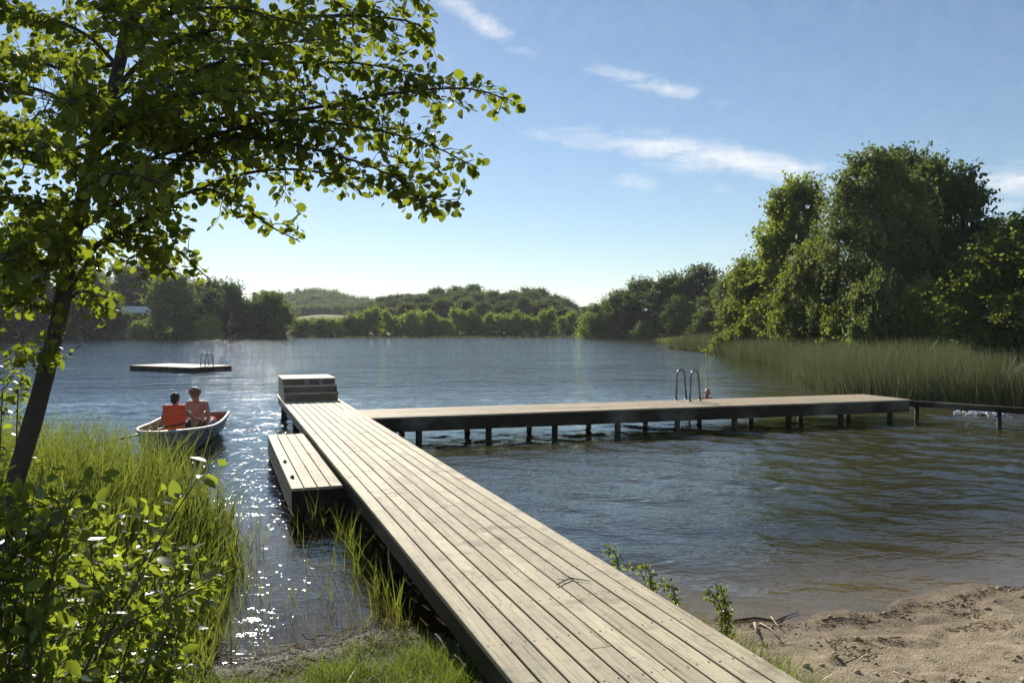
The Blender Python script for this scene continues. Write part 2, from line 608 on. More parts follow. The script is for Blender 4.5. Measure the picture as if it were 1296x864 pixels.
# main jetty
J0, J1 = 1.2, jl(346, 499.5, ZD)[1]
jet = tag(empty('jetty', (0, 0, 0), RZ), 'long pale weathered wooden walkway running from the grassy bank out into the lake', 'jetty')
mb = MB()
planks(mb, JL, JR, J0, J1, 10, ZD, nails=15.0)
mb.build('deck', [M_deck, M_nail], jet)
for x in (JL + 0.07, JR - 0.07):
    mb = MB()
    mb.box((x, (J0 + J1) / 2, ZD - 0.034 - 0.002 - 0.09), (0.06, J1 - J0 - 0.1, 0.18))
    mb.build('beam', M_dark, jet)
mb = MB()
y = 2.0
while y < J1:
    mb.box(((JL + JR) / 2, y, ZD - 0.036 - 0.055), (JR - JL - 0.21, 0.07, 0.10))
    y += 0.62
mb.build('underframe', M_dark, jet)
for yy in (7.6, 10.2, 12.9, 15.6, 18.3, J1 - 0.35):
    for x in (JL + 0.17, JR - 0.17):
        mb = MB()
        post(mb, x, yy, ZD - 0.04, 0.075)
        mb.build('post', M_dark, jet)

# low landing platform on the left side
ZP = 0.39
pl = [jl(337.4, 550.7, ZP), jl(369.8, 617.4, ZP), jl(380.6, 548, ZP), jl(432.3, 614.6, ZP)]
print('landing', pl)
PL0, PL1 = (pl[0][0] + pl[1][0]) / 2, JL + 0.02
PY0, PY1 = (pl[1][1] + pl[3][1]) / 2, (pl[0][1] + pl[2][1]) / 2
lan = tag(empty('landing_platform', (0, 0, 0), RZ), 'low narrow four-board wooden platform beside the left edge of the jetty, dark boarded sides', 'platform')
mb = MB()
planks(mb, PL0, PL1, PY0, PY1, 4, ZP, gap=0.011, lens=(9, 10), nails=15.0, spacing=0.8)
mb.build('deck', [M_deck, M_nail], lan)
mb = MB()
mb.box((PL0 + 0.035, (PY0 + PY1) / 2, ZP - 0.036 - 0.16), (0.05, PY1 - PY0 - 0.03, 0.32))
mb.build('side_board', M_dark, lan)
mb = MB()
mb.box(((PL0 + PL1) / 2, PY0 + 0.05, ZP - 0.036 - 0.13), (PL1 - PL0 - 0.12, 0.05, 0.26))
mb.build('end_board', M_dark, lan)
for yy in (PY0 + 0.25, (PY0 + PY1) / 2, PY1 - 0.2):
    mb = MB()
    post(mb, PL0 + 0.12, yy, ZP - 0.05, 0.06)
    mb.build('post', M_dark, lan)
for yy in (PY0 + 0.75, PY0 + 2.0):
    mb = MB()                                   # cleats near the outer edge
    mb.box((PL0 + 0.075, yy, ZP + 0.012), (0.05, 0.07, 0.02))
    mb.box((PL0 + 0.075, yy, ZP + 0.034), (0.03, 0.16, 0.022))
    mb.build('cleat', M_nail, lan)

# step box on the end of the jetty
SB = tag(empty('step_box', (0, 0, 0), RZ), 'dark brown wooden steps with three treads on the far end of the jetty', 'steps')
sx0, sx1 = JL + 0.05, JL + 1.32
sy = jl(394, 507.5, ZD)[1]
rises = (0.20, 0.365, 0.525)
for i, rz_ in enumerate(rises):
    y0 = sy + 0.27 * i
    lo = ZD + (rises[i - 1] if i else 0.002)
    mb = MB()
    mb.box(((sx0 + sx1) / 2, y0 + 0.02, (lo + ZD + rz_ - 0.03) / 2), (sx1 - sx0 - 0.06, 0.03, ZD + rz_ - 0.03 - lo - 0.001))
    mb.build('riser', M_step, SB)
    d_ = 0.30 if i < 2 else J1 - y0 - 0.05
    mb = MB()
    if i < 2:
        mb.box(((sx0 + sx1) / 2, y0 - 0.03 + d_ / 2, ZD + rz_ - 0.015), (sx1 - sx0 + 0.03, d_, 0.028), ch=0.004)
        mb.build('tread', M_deck, SB)  # paler boards than the risers, standing in for sky light on the treads
    else:
        k = 6
        for q in range(k):
            mb.box(((sx0 + sx1) / 2, y0 - 0.03 + d_ / k * (q + 0.5), ZD + rz_ - 0.015), (sx1 - sx0 + 0.03, d_ / k - 0.006, 0.028))
        mb.build('tread', M_deck, SB)
for x in (sx0 + 0.015, sx1 - 0.015):
    mb = MB()
    ya, yb, yc, yd = sy + 0.01, sy + 0.28, sy + 0.55, J1 - 0.09
    prof = [(ya, ZD + 0.002), (yd, ZD + 0.002), (yd, ZD + rises[2] - 0.031), (yc, ZD + rises[2] - 0.031), (yc, ZD + rises[1] - 0.031), (yb, ZD + rises[1] - 0.031), (yb, ZD + rises[0] - 0.031), (ya, ZD + rises[0] - 0.031)]
    vs = [(x - 0.013, p, q) for p, q in prof] + [(x + 0.013, p, q) for p, q in prof]
    quads = [(0, 1, 4, 5), (1, 2, 3, 4), (0, 5, 6, 7)]
    fs = [q for q in quads] + [tuple(8 + i for i in q[::-1]) for q in quads] + [(i, (i + 1) % 8, 8 + (i + 1) % 8, 8 + i) for i in range(8)]
    mb.add(vs, fs)
    mb.build('side_panel', M_step, SB)
mb = MB()
mb.box(((sx0 + sx1) / 2, J1 - 0.075, ZD + 0.25), (sx1 - sx0 - 0.06, 0.028, 0.48))
mb.build('back_panel', M_step, SB)
M_ring = plain('pale plastic', (0.55, 0.55, 0.60), 0.4)
for px_, full in ((388.5, True), (407.5, False)):
    p = D(px_, 483, 20.0)
    lx = float(p @ NV)
    yy = sy + 0.54 + 0.005
    zz = ZD + 0.435
    mb = MB()
    a0, a1 = (0, 2 * math.pi) if full else (0.5, 2 * math.pi - 0.9)
    mb.tube([(lx + 0.045 * math.cos(a0 + (a1 - a0) * k / 20), yy - 0.012, zz + 0.045 * math.sin(a0 + (a1 - a0) * k / 20)) for k in range(21)], 0.011, 6)
    mb.build('ring', M_ring, SB)

# cross pier
fa, fb = P(472, 528.5, ZD), P(1153, 505.2, ZD)
ba = P(454, 518.3, ZD)
pv = (fb - fa)
plen = float(np.hypot(pv[0], pv[1]))
paz = math.atan2(pv[1], pv[0])
pier = tag(empty('cross_pier', (fa[0], fa[1], 0), paz - math.pi / 2), 'wooden bathing pier standing on dark posts, crossing the water to the right', 'pier')
# local +Y runs to the right along the pier, local -X is away from the camera
PW = 1.66
mb = MB()
planks(mb, -PW, 0, -0.55, plen, 11, ZD - 0.003, gap=0.008, lens=(3, 4.8))
mb.build('deck', M_pier, pier)
for x in (-0.06, -PW + 0.06):
    mb = MB()
    mb.box((x, plen / 2, ZD - 0.04 - 0.135), (0.07, plen - 0.05, 0.27))
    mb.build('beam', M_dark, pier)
k = 0
yy = 0.95
while yy < plen:
    for x in (-0.14, -PW + 0.16):
        mb = MB()
        post(mb, x, yy + (0.0 if x > -0.5 else -0.12), ZD - 0.05, 0.066, lean=0.0)
        mb.build('post', M_dark, pier)
    mb = MB()
    mb.box((-PW / 2, yy + 0.14, ZD - 0.04 - 0.08), (PW - 0.22, 0.06, 0.15))
    mb.build('cross_beam', M_dark, pier)
    yy += 1.48
# guard rail / boom running on to the right
ra, rb = fb + np.array([0.05, 0.12, 0]), P(1296, 516.5, 0.47)
rd = rb - ra
ra2, rb2 = ra, ra + rd * 2.1
boom = tag(empty('water_boom', (ra[0], ra[1], 0), math.atan2(rd[1], rd[0]) - math.pi / 2), 'dark single-beam footboard on thin posts, right of the pier before the reeds', 'beam')
bl = float(np.hypot(rd[0], rd[1])) * 2.1
mb = MB()
mb.box((0, bl / 2, 0.41), (0.16, bl, 0.14), ch=0.006)
mb.build('beam', M_dark, boom)
for yy in (0.15, bl / 2.1 * 0.80, bl / 2.1 * 1.6):
    mb = MB()
    post(mb, 0.0, yy, 0.338, 0.05)
    mb.build('post', M_dark, boom)


def hoop(mb, y, w, h, lean=0.10, r=0.022, base=0.0, bottom=None):
    """inverted U in the local XZ plane"""
    pts = [(-w / 2, y, base if bottom is None else bottom)]
    if bottom is not None:
        pts.append((-w / 2, y, base))
    rr_ = w / 2
    for k in range(13):
        a_ = math.pi * (1 - k / 12)
        pts.append((rr_ * 0.72 * math.cos(a_), y + lean * 0.2, base + h - rr_ * 0.72 + rr_ * 0.72 * math.sin(a_)))
    pts.append((w / 2, y, base))
    mb.tube(pts, r, 10)


def ladder(px0, px1, py, z, y_depth, rz, label, w=0.34, h=0.72, sep=0.42, r=0.022):
    c_ = D((px0 + px1) / 2, py, y_depth)
    o = tag(empty('bathing_ladder', (c_[0], c_[1], z), rz), label, 'ladder')
    for s in (-1, 1):
        mb = MB()
        hoop(mb, s * sep / 2, w, h, r=r)
        mb.tube([(-w / 2, s * sep / 2, 0.0), (-w / 2 - 0.02, s * sep / 2, -0.95)], r, 8)
        mb.build('handrail', M_steel, o)
        for x in (-w / 2, w / 2):
            mb = MB()
            mb.tube([(x, s * sep / 2, 0.0), (x, s * sep / 2, 0.012)], [0.05, 0.045], 10)
            mb.build('foot_plate', M_steel, o)
    for q in range(3):
        mb = MB()
        mb.tube([(-w / 2 - 0.01, -sep / 2, -0.2 - 0.27 * q), (-w / 2 - 0.01, sep / 2, -0.2 - 0.27 * q)], 0.016, 6)
        mb.build('rung', M_steel, o)
    return o


def on_pier(px, back):
    """distance at which the sight line of column px crosses the pier, `back` metres behind its front edge"""
    nrm = np.array([-math.sin(paz), math.cos(paz), 0])
    r = ray(px, 500)
    k = float((fa - CAM) @ nrm + back) / float(r @ nrm)
    return k * r[1]


yl = on_pier(871, PW - 0.16)
ladder(861, 881, 500, ZD, yl, rad(35), 'two-hoop steel bathing ladder on the far edge of the cross pier', w=0.36, h=0.74, sep=0.45)

# ------------------------------------------------------------------ bathing raft
A = P(243, 471.3)
ld = np.array([-0.87, 0.493, 0])
raz = math.atan2(ld[1], ld[0])
raft = tag(empty('bathing_raft', (A[0], A[1], 0), raz - math.pi / 2), 'flat square-edged wooden swimming raft floating out on the lake, left of the jetty', 'raft')
RL, RW = 4.9, 2.5       # local +Y along ld, local +X towards ... away from camera is local +X
mb = MB()
planks(mb, 0, RW, 0, RL, 16, 0.25, lens=(6, 7))
mb.build('deck', M_deck, raft)
mb = MB()
for x in (0.03, RW - 0.03):
    mb.box((x, RL / 2, 0.105), (0.06, RL - 0.02, 0.215))
for y in (0.04, RL - 0.04):
    mb.box((RW / 2, y, 0.1), (RW - 0.13, 0.06, 0.2))
mb.build('frame', M_dark, raft)
for x in (0.5, RW - 0.5):
    mb = MB()
    mb.tube([(x, 0.2, -0.08), (x, RL - 0.2, -0.08)], 0.25, 14)
    mb.build('float', M_dark, raft)
lr_ = ladder(257, 267, 461.5, 0.25, 42.1, rad(42), 'small two-hoop ladder on the right end of the swimming raft', w=0.45, h=0.66, sep=0.60, r=0.03)

# ------------------------------------------------------------------ people
M_skin = plain('bare skin', (0.44, 0.235, 0.155), 0.5, 0, 0.08, 8, Subsurface_Weight=0.08)  # one even skin colour for all three people
M_hair_d = plain('dark brown hair', (0.03, 0.02, 0.012), 0.55, 0, 0.4, 60, 0.004)
M_hair_l = plain('sandy brown curls', (0.17, 0.095, 0.04), 0.55, 0, 0.5, 60, 0.006)
M_vest = plain('orange red life vest', (0.90, 0.115, 0.030), 0.75, 0, 0.12, 10, 0.004)
M_black = plain('black webbing', (0.015, 0.015, 0.017), 0.7)
M_navy = plain('dark swim shorts', (0.02, 0.02, 0.035), 0.8, 0, 0.2, 20, 0.004)
M_white = plain('off white paint', (0.75, 0.74, 0.70), 0.45, 0, 0.06)
M_eye = plain('eye dark', (0.02, 0.015, 0.012), 0.2)


def limb(mb, *pts):
    for (a_, ra_), (b_, rb_) in zip(pts[:-1], pts[1:]):
        mb.capsule(a_, b_, ra_, rb_)


def hand(mb, wrist, d, nrm, curl=0.5, side=1, s=1.0):
    """palm and five unequal bent fingers; d points along the hand, nrm out of the back of the hand"""
    wrist, d, nrm = Vector(wrist), Vector(d).normalized(), Vector(nrm).normalized()
    nrm = (nrm - d * nrm.dot(d)).normalized()
    sd_ = d.cross(nrm) * side
    pc = wrist + d * 0.045 * s
    mb.ball(pc, (0.036 * s, 0.046 * s, 0.016 * s), 10, 8, Matrix((sd_, d, nrm)).transposed())
    for k, ln in enumerate((0.062, 0.072, 0.068, 0.052)):
        b = wrist + d * 0.082 * s + sd_ * (0.027 - 0.018 * k) * s
        p, a_ = b, 0.25
        for seg in (0.45, 0.32, 0.23):
            dd = d * math.cos(a_ * curl) - nrm * math.sin(a_ * curl)
            q = p + dd * ln * seg * s
            mb.capsule(p, q, 0.0088 * s, 0.0080 * s, 6)
            p = q
            a_ += 1.1
    b = wrist + d * 0.02 * s + sd_ * 0.028 * s
    q = b + (d * 0.6 + sd_ * 0.7 - nrm * 0.3 * curl) * 0.038 * s
    mb.capsule(b, q, 0.0115 * s, 0.010 * s, 6)
    mb.capsule(q, q + (d * 0.85 + sd_ * 0.1 - nrm * 0.5 * curl) * 0.03 * s, 0.010 * s, 0.0085 * s, 6)


def head(mb, c, face, up=(0, 0, 1), s=1.0):
    c, f = Vector(c), Vector(face).normalized()
    u = Vector(up)
    u = (u - f * u.dot(f)).normalized()
    sx = f.cross(u)
    R = Matrix((sx, f, u)).transposed()
    at = lambda x, y, z: c + sx * x * s + f * y * s + u * z * s
    mb.ball(at(0, -0.012, 0.025), (0.074 * s, 0.092 * s, 0.088 * s), 16, 12, R)
    mb.ball(at(0, 0.022, -0.04), (0.056 * s, 0.064 * s, 0.074 * s), 14, 10, R)
    mb.ball(at(0, 0.06, -0.095), (0.026 * s, 0.022 * s, 0.018 * s), 10, 8, R)
    mb.capsule(at(0, 0.082, 0.012), at(0, 0.106, -0.03), 0.010 * s, 0.014 * s, 8)
    mb.capsule(at(-0.02, 0.084, -0.068), at(0.02, 0.084, -0.068), 0.009 * s, 0.009 * s, 6)
    mb.capsule(at(-0.045, 0.072, 0.024), at(0.045, 0.072, 0.024), 0.012 * s, 0.012 * s, 6)
    for q in (-1, 1):
        mb.ball(at(q * 0.076, -0.008, -0.012), (0.010 * s, 0.020 * s, 0.030 * s), 8, 6, R)
    return at, R


def eyes(at, s, parent):
    for q in (-1, 1):
        mb = MB()
        mb.ball(at(q * 0.03, 0.076, 0.004), (0.011 * s, 0.009 * s, 0.008 * s), 8, 6)
        mb.build('eye', M_eye, parent)


# --- rowing boat: local +Y from bow to stern, bow towards the camera
bow, stern = np.array([-6.27, 14.0]), np.array([-6.76, 17.4])
bv = stern - bow
BLEN = float(np.hypot(*bv))
brz = math.atan2(bv[1], bv[0]) - math.pi / 2
M_hull = plain('grey blue hull paint', (0.17, 0.20, 0.235), 0.4, 0, 0.18, 3)
M_inner = plain('reddish brown boat lining', (0.23, 0.12, 0.085), 0.55, 0, 0.2, 5)
boat = tag(empty('rowing_boat', (bow[0], bow[1], 0), brz), 'small grey rowing boat with two boys aboard, behind the tall grass on the left', 'boat')


def station(tt):
    hw = 0.62 * (1 - (1 - min(1, tt / 0.55)) ** 2.2) * (1 - 0.10 * max(0, (tt - 0.6) / 0.4) ** 2) + 0.06
    gun = 0.37 + 0.12 * (1 - tt) ** 2.5 + 0.10 * max(0, (tt - 0.5) / 0.5) ** 2
    keel = -0.10 + 0.30 * (1 - min(1, tt / 0.25)) ** 2
    return hw, gun, keel


def hull_ring(tt, inset):
    hw, gun, keel = station(tt)
    hw -= inset
    keel += inset
    pts = []
    for k in range(13):
        a_ = -1 + 2 * k / 12
        s_ = abs(a_)
        x = math.copysign(hw * min(1, (s_ ** 0.62)), a_)
        z = keel + (gun - keel) * (s_ ** 2.6)
        pts.append((x, z))
    return pts


NS = 22
for nm, inset, mt in (('hull', 0.0, M_hull), ('inner_hull', 0.028, M_inner)):
    mb = MB()
    vs = []
    for i in range(NS):
        tt = i / (NS - 1)
        vs += [(x, tt * BLEN + (0.02 if inset and i == 0 else 0) - (0.03 if inset and i == NS - 1 else 0), z) for x, z in hull_ring(tt, inset)]
    fs = [(i * 13 + k, i * 13 + k + 1, (i + 1) * 13 + k + 1, (i + 1) * 13 + k) for i in range(NS - 1) for k in range(12)]
    fs.append(tuple((NS - 1) * 13 + k for k in range(13)))
    fs.append(tuple(12 - k for k in range(13)))
    mb.add(vs, fs, smooth=False)
    o = mb.build(nm, mt, boat)
    if nm == 'hull':
        for p_ in o.data.polygons:
            p_.use_smooth = len(p_.vertices) == 4
mb = MB()
L_, R_ = [], []
for i in range(NS):
    tt = i / (NS - 1)
    hw, gun, _k = station(tt)
    L_.append((-hw + 0.012, tt * BLEN, gun))
    R_.append((hw - 0.012, tt * BLEN, gun))
mb.tube([(R_[-1][0], R_[-1][1], R_[-1][2])] + R_[::-1][1:] + L_ + [L_[-1], R_[-1]], 0.027, 8)
mb.build('gunwale', plain('worn cream rubbing rim', (0.50, 0.49, 0.45), 0.5), boat)
mb = MB()
for s in (1, -1):
    pts = []
    for i in range(2, NS):
        tt = i / (NS - 1)
        hw, gun, keel = station(tt)
        pts.append((s * (hw * 0.93 + 0.008), tt * BLEN, keel + (gun - keel) * 0.60))
    mb.tube(pts, 0.010, 6)
mb.build('rubbing_strake', M_hull, boat)
for yy in (0.75, 1.45, 2.55):
    tt = yy / BLEN
    mb = MB()
    mb.box((0, yy, 0.24), (2 * station(tt)[0] - 0.14, 0.24, 0.03))
    mb.build('thwart', M_inner, boat)
mb = MB()
hw, gun, _k = station(0.36)
mb.tube([(hw + 0.02, 0.36 * BLEN, gun - 0.02), (hw + 0.02, 0.42 * BLEN, gun - 0.20), (hw + 0.0, 0.52 * BLEN, gun - 0.22), (hw + 0.03, 0.62 * BLEN, gun - 0.02)], 0.010, 6)
mb.build('rope', M_black, boat)

BM = Matrix.Translation((bow[0], bow[1], 0)) @ Matrix.Rotation(brz, 4, 'Z')


def boat_local(px, py, y):
    return BM.inverted() @ Vector(D(px, py, y))


# rower in the vest, back to the camera (faces +Y, the stern)
c0 = boat_local(226, 520, 15.65)
px0 = c0.x
rb_ = tag(empty('person', BM @ Vector((px0, 1.42, 0.26)), brz), 'person seen from behind in an orange-red life vest, rowing, short dark hair', 'person')
mb = MB()
mb.ball((0, 0, 0.10), (0.15, 0.12, 0.11))
mb.capsule((0, 0, 0.10), (0, -0.03, 0.30), 0.125, 0.125)
mb.ball((0, -0.02, 0.40), (0.165, 0.105, 0.15))
mb.capsule((-0.12, -0.01, 0.49), (0.12, -0.01, 0.49), 0.055, 0.055)
mb.capsule((0, -0.01, 0.50), (0, 0.01, 0.60), 0.056, 0.05)
at1, R1 = head(mb, (0, 0.02, 0.68), (0.25, 1, -0.15), s=0.98)
for s in (-1, 1):                                   # legs forward, knees up
    limb(mb, ((s * 0.09, 0.02, 0.09), 0.085), ((s * 0.15, 0.40, 0.20), 0.058), ((s * 0.12, 0.62, -0.10), 0.038))
    mb.capsule((s * 0.12, 0.62, -0.12), (s * 0.13, 0.78, -0.13), 0.034, 0.026)
limb(mb, ((-0.17, -0.01, 0.48), 0.050), ((-0.25, 0.02, 0.25), 0.040), ((-0.40, 0.10, 0.10), 0.028))
hand(mb, (-0.40, 0.10, 0.10), (-0.75, 0.30, -0.42), (0, 0.3, 1), 1.2, -1)
limb(mb, ((0.17, -0.01, 0.48), 0.050), ((0.31, 0.12, 0.30), 0.040), ((0.40, 0.33, 0.24), 0.028))
hand(mb, (0.40, 0.33, 0.24), (0.2, 0.95, -0.1), (0, 0.1, 1), 1.2, 1)
remesh(mb.build('body', M_skin, rb_), 0.0065, 3)
mb = MB()
mb.ball(at1(0, -0.022, 0.034), (0.083, 0.096, 0.090), 16, 12, R1)
mb.ball(at1(0, -0.052, -0.03), (0.068, 0.062, 0.055), 12, 8, R1)
for k in range(70):
    a_, b_ = random.uniform(0, 6.28), random.uniform(0.1, 1.55)
    v_ = (0.084 * math.sin(b_) * math.cos(a_), -0.022 + 0.097 * math.sin(b_) * math.sin(a_), 0.034 + 0.091 * math.cos(b_))
    mb.ball(at1(*v_), random.uniform(0.009, 0.016), 6, 5)
remesh(mb.build('hair', M_hair_d, rb_), 0.006, 1)
mb = MB()                                            # life vest: back panel, front panels, collar
mb.ball((0, -0.02, 0.31), (0.205, 0.155, 0.26), 20, 14)
mb.ball((0, -0.05, 0.16), (0.195, 0.13, 0.15), 20, 14)
mb.ball((0, -0.06, 0.40), (0.200, 0.12, 0.14), 20, 14)
mb.capsule((-0.17, -0.05, 0.535), (0.17, -0.05, 0.535), 0.05, 0.05)
mb.capsule((-0.15, -0.02, 0.545), (-0.08, 0.12, 0.50), 0.045, 0.04)
mb.capsule((0.15, -0.02, 0.545), (0.08, 0.12, 0.50), 0.045, 0.04)
vest = remesh(mb.build('life_vest', M_vest, rb_), 0.010, 3)
mb = MB()
mb.tube([(0.206 * math.cos(k * 0.3142), -0.035 + 0.155 * math.sin(k * 0.3142), 0.20 + 0.03 * math.cos(k * 0.3142)) for k in range(21)], 0.014, 6)
mb.build('belt', M_black, rb_)
mb = MB()
mb.ball((0, 0.0, 0.09), (0.165, 0.135, 0.115))
for s in (-1, 1):
    mb.capsule((s * 0.09, 0.02, 0.09), (s * 0.14, 0.33, 0.175), 0.098, 0.080)
remesh(mb.build('shorts', M_navy, rb_), 0.010, 2)

# boy at the stern, facing the camera, bare chested, looking down
c1 = boat_local(256, 520, 16.75)
sb_ = tag(empty('person', BM @ Vector((c1.x, 2.42, 0.26)), brz + math.pi + rad(-14)), 'bare-chested person with curly light brown hair and dark shorts, sitting facing the camera, head bowed', 'person')
mb = MB()
mb.ball((0, 0, 0.10), (0.155, 0.12, 0.11))
mb.capsule((0, 0, 0.10), (0, 0.04, 0.32), 0.122, 0.128)
mb.ball((0, 0.06, 0.43), (0.172, 0.105, 0.14))
mb.capsule((-0.13, 0.05, 0.52), (0.13, 0.05, 0.52), 0.055, 0.055)
mb.capsule((0, 0.06, 0.53), (0, 0.10, 0.63), 0.056, 0.05)
at2, R2 = head(mb, (0, 0.14, 0.675), (0.12, 1, -0.42), s=1.06)
# his right leg (towards picture left) and left leg
limb(mb, ((-0.09, 0.02, 0.09), 0.088), ((-0.13, 0.42, 0.17), 0.060), ((-0.12, 0.60, -0.12), 0.040))
limb(mb, ((0.09, 0.02, 0.09), 0.088), ((0.10, 0.40, 0.22), 0.060), ((0.06, 0.52, -0.12), 0.040))
for s in (-1, 1):
    mb.capsule((s * 0.09, 0.56, -0.13), (s * 0.11, 0.74, -0.15), 0.034, 0.026)
limb(mb, ((-0.185, 0.05, 0.51), 0.050), ((-0.25, 0.06, 0.26), 0.040), ((-0.20, 0.10, 0.03), 0.029))
hand(mb, (-0.20, 0.10, 0.03), (0.05, 0.15, -1), (-1, 0.1, 0), 0.5, 1)
limb(mb, ((0.185, 0.05, 0.51), 0.050), ((0.24, 0.15, 0.27), 0.040), ((0.13, 0.33, 0.28), 0.029))
hand(mb, (0.13, 0.33, 0.28), (-0.5, 0.8, -0.2), (0, 0.2, 1), 0.6, -1)
remesh(mb.build('body', M_skin, sb_), 0.0065, 3)
eyes(at2, 1.06, sb_)
mb = MB()
mb.ball(at2(0, -0.024, 0.045), (0.086, 0.094, 0.088), 16, 12, R2)
for k in range(150):
    a_, b_ = random.uniform(0, 6.28), random.uniform(0, 1.75)
    v_ = (0.097 * math.sin(b_) * math.cos(a_), -0.022 + 0.102 * math.sin(b_) * math.sin(a_), 0.045 + 0.095 * math.cos(b_))
    if v_[1] > 0.04 and v_[2] < 0.045:
        continue
    mb.ball(at2(*v_), random.uniform(0.018, 0.033), 6, 5)
remesh(mb.build('hair', M_hair_l, sb_), 0.006, 1)
mb = MB()
mb.ball((0, 0.0, 0.08), (0.172, 0.135, 0.115))
for s in (-1, 1):
    mb.capsule((s * 0.09, 0.02, 0.09), (s * 0.115, 0.30, 0.155), 0.102, 0.084)
remesh(mb.build('shorts', M_navy, sb_), 0.010, 2)

# oar held by the rower, life jacket and bag in the stern
hl = rb_.matrix_basis @ Vector((-0.46, 0.13, 0.07)) if False else BM @ Vector((px0 - 0.47, 1.42 + 0.12, 0.26 + 0.06))
tip = Vector(D(150, 556, 15.2))
odir = (tip - hl).normalized()
M_oar = plain('dark varnished oar', (0.05, 0.04, 0.035), 0.4)
oar = tag(empty('oar', hl), 'dark oar held by the rower, reaching down over the boat side to the left', 'oar')
mb = MB()
mb.tube([odir * -0.22, odir * 1.25], [0.020, 0.022], 8)
mb.build('shaft', M_oar, oar)
mb = MB()
mb.tube([odir * -0.36, odir * -0.22], [0.017, 0.017], 8)
mb.build('grip', M_black, oar)
mb = MB()
sd_ = odir.cross(Vector((0, 0, 1))).normalized()
nn = sd_.cross(odir)
vs = []
for k, wv in enumerate((0.022, 0.06, 0.075, 0.07, 0.03)):
    for s in (-1, 1):
        for q in (-1, 1):
            vs.append(odir * (1.22 + 0.12 * k) + sd_ * wv * s + nn * 0.006 * q)
fs = []
for k in range(4):
    b0, b1 = 4 * k, 4 * k + 4
    fs += [(b0, b0 + 2, b1 + 2, b1), (b0 + 1, b1 + 1, b1 + 3, b0 + 3), (b0, b1, b1 + 1, b0 + 1), (b0 + 2, b0 + 3, b1 + 3, b1 + 2)]
fs += [(0, 1, 3, 2), (16, 18, 19, 17)]
mb.add(vs, fs)
mb.build('blade', M_oar, oar)

M_teal = plain('teal fabric', (0.03, 0.18, 0.24), 0.6, 0, 0.5, 9, 0.01)
lj = tag(empty('life_jacket', BM @ Vector((0.24, 2.86, 0.24))), 'spare orange life jacket lying in the stern of the rowing boat', 'life jacket')
mb = MB()
mb.ball((0, 0, 0.05), (0.21, 0.17, 0.10), 14, 8)
mb.ball((-0.10, -0.08, 0.13), (0.12, 0.10, 0.07), 14, 8)
mb.ball((0.10, 0.05, 0.14), (0.13, 0.10, 0.06), 14, 8)
remesh(mb.build('foam_body', M_vest, lj), 0.012, 3)
mb = MB()
mb.tube([(-0.2, -0.12, 0.04), (-0.12, -0.16, 0.13), (0.02, -0.12, 0.18), (0.16, -0.04, 0.19)], 0.014, 6)
mb.build('strap', M_white, lj)
bg = tag(empty('bag', BM @ Vector((0.36, 2.50, 0.255))), 'small teal and white bag beside the spare life jacket in the boat', 'bag')
mb = MB()
mb.ball((0, 0, 0.07), (0.13, 0.10, 0.08), 14, 8)
mb.ball((0.08, 0.10, 0.07), (0.10, 0.09, 0.08), 12, 8)
remesh(mb.build('pouch', M_teal, bg), 0.012, 2)
mb = MB()
mb.tube([(0.06, -0.09, 0.06), (0.08, -0.04, 0.15), (0.10, 0.06, 0.16), (0.14, 0.16, 0.10)], 0.022, 6)
mb.build('strap', M_white, bg)

# swimmer beyond the pier
sp = P(893.5, 504, 0.0)
sp = D(893.5, 504, 25.5)
sw = tag(empty('person', (sp[0], sp[1], 0), rad(200)), 'swimmer with wet dark hair, head and shoulders above water behind the pier ladder', 'person')
mb = MB()
at3, R3 = head(mb, (-0.02, 0.05, 0.24), (0.7, 1, 0.05), s=1.1)
mb.capsule((0, 0, 0.02), (0, 0.03, 0.15), 0.06, 0.055)
mb.capsule((-0.16, 0, 0.03), (0.16, 0, 0.03), 0.062, 0.062)
mb.ball((0, -0.02, -0.12), (0.18, 0.11, 0.20))
limb(mb, ((-0.17, 0, 0.03), 0.052), ((-0.30, 0.10, -0.02), 0.042), ((-0.36, 0.32, 0.02), 0.03))
hand(mb, (-0.36, 0.32, 0.02), (0, 1, 0), (0, 0, 1), 0.3, 1)
limb(mb, ((0.17, 0, 0.03), 0.052), ((0.32, 0.06, 0.0), 0.042), ((0.38, 0.28, 0.02), 0.03))
hand(mb, (0.38, 0.28, 0.02), (0, 1, 0), (0, 0, 1), 0.3, -1)
remesh(mb.build('body', M_skin, sw), 0.009, 3)
eyes(at3, 1.1, sw)
mb = MB()
mb.ball(at3(0, -0.022, 0.036), (0.082, 0.097, 0.090), 16, 12, R3)
mb.ball(at3(0, -0.055, -0.04), (0.066, 0.06, 0.06), 12, 8, R3)
remesh(mb.build('hair', M_hair_d, sw), 0.008, 1)

# splash of foam right of the rail
M_foam = plain('white foam', (0.85, 0.87, 0.88), 0.5, 0, 0.05, 30, 0.01)
mb = MB()
for k in range(150):
    px_ = random.gauss(1252, 20)
    q = P(px_, 523.5 + random.gauss(0, 1.0))
    r_ = random.uniform(0.015, 0.06)
    mb.ball((q[0], q[1] + random.uniform(-.2, .2), random.uniform(-0.01, 0.085)), (r_ * 1.6, r_, r_ * 0.75), 7, 5)
o = remesh(mb.build('splash', M_foam), 0.02, 1)
tag(o, kind='stuff', label='white splashing foam on the water behind the right footboard')

# ------------------------------------------------------------------ leaves and trees
def unit(v):
    return v / np.maximum(np.linalg.norm(v, axis=-1, keepdims=True), 1e-9)


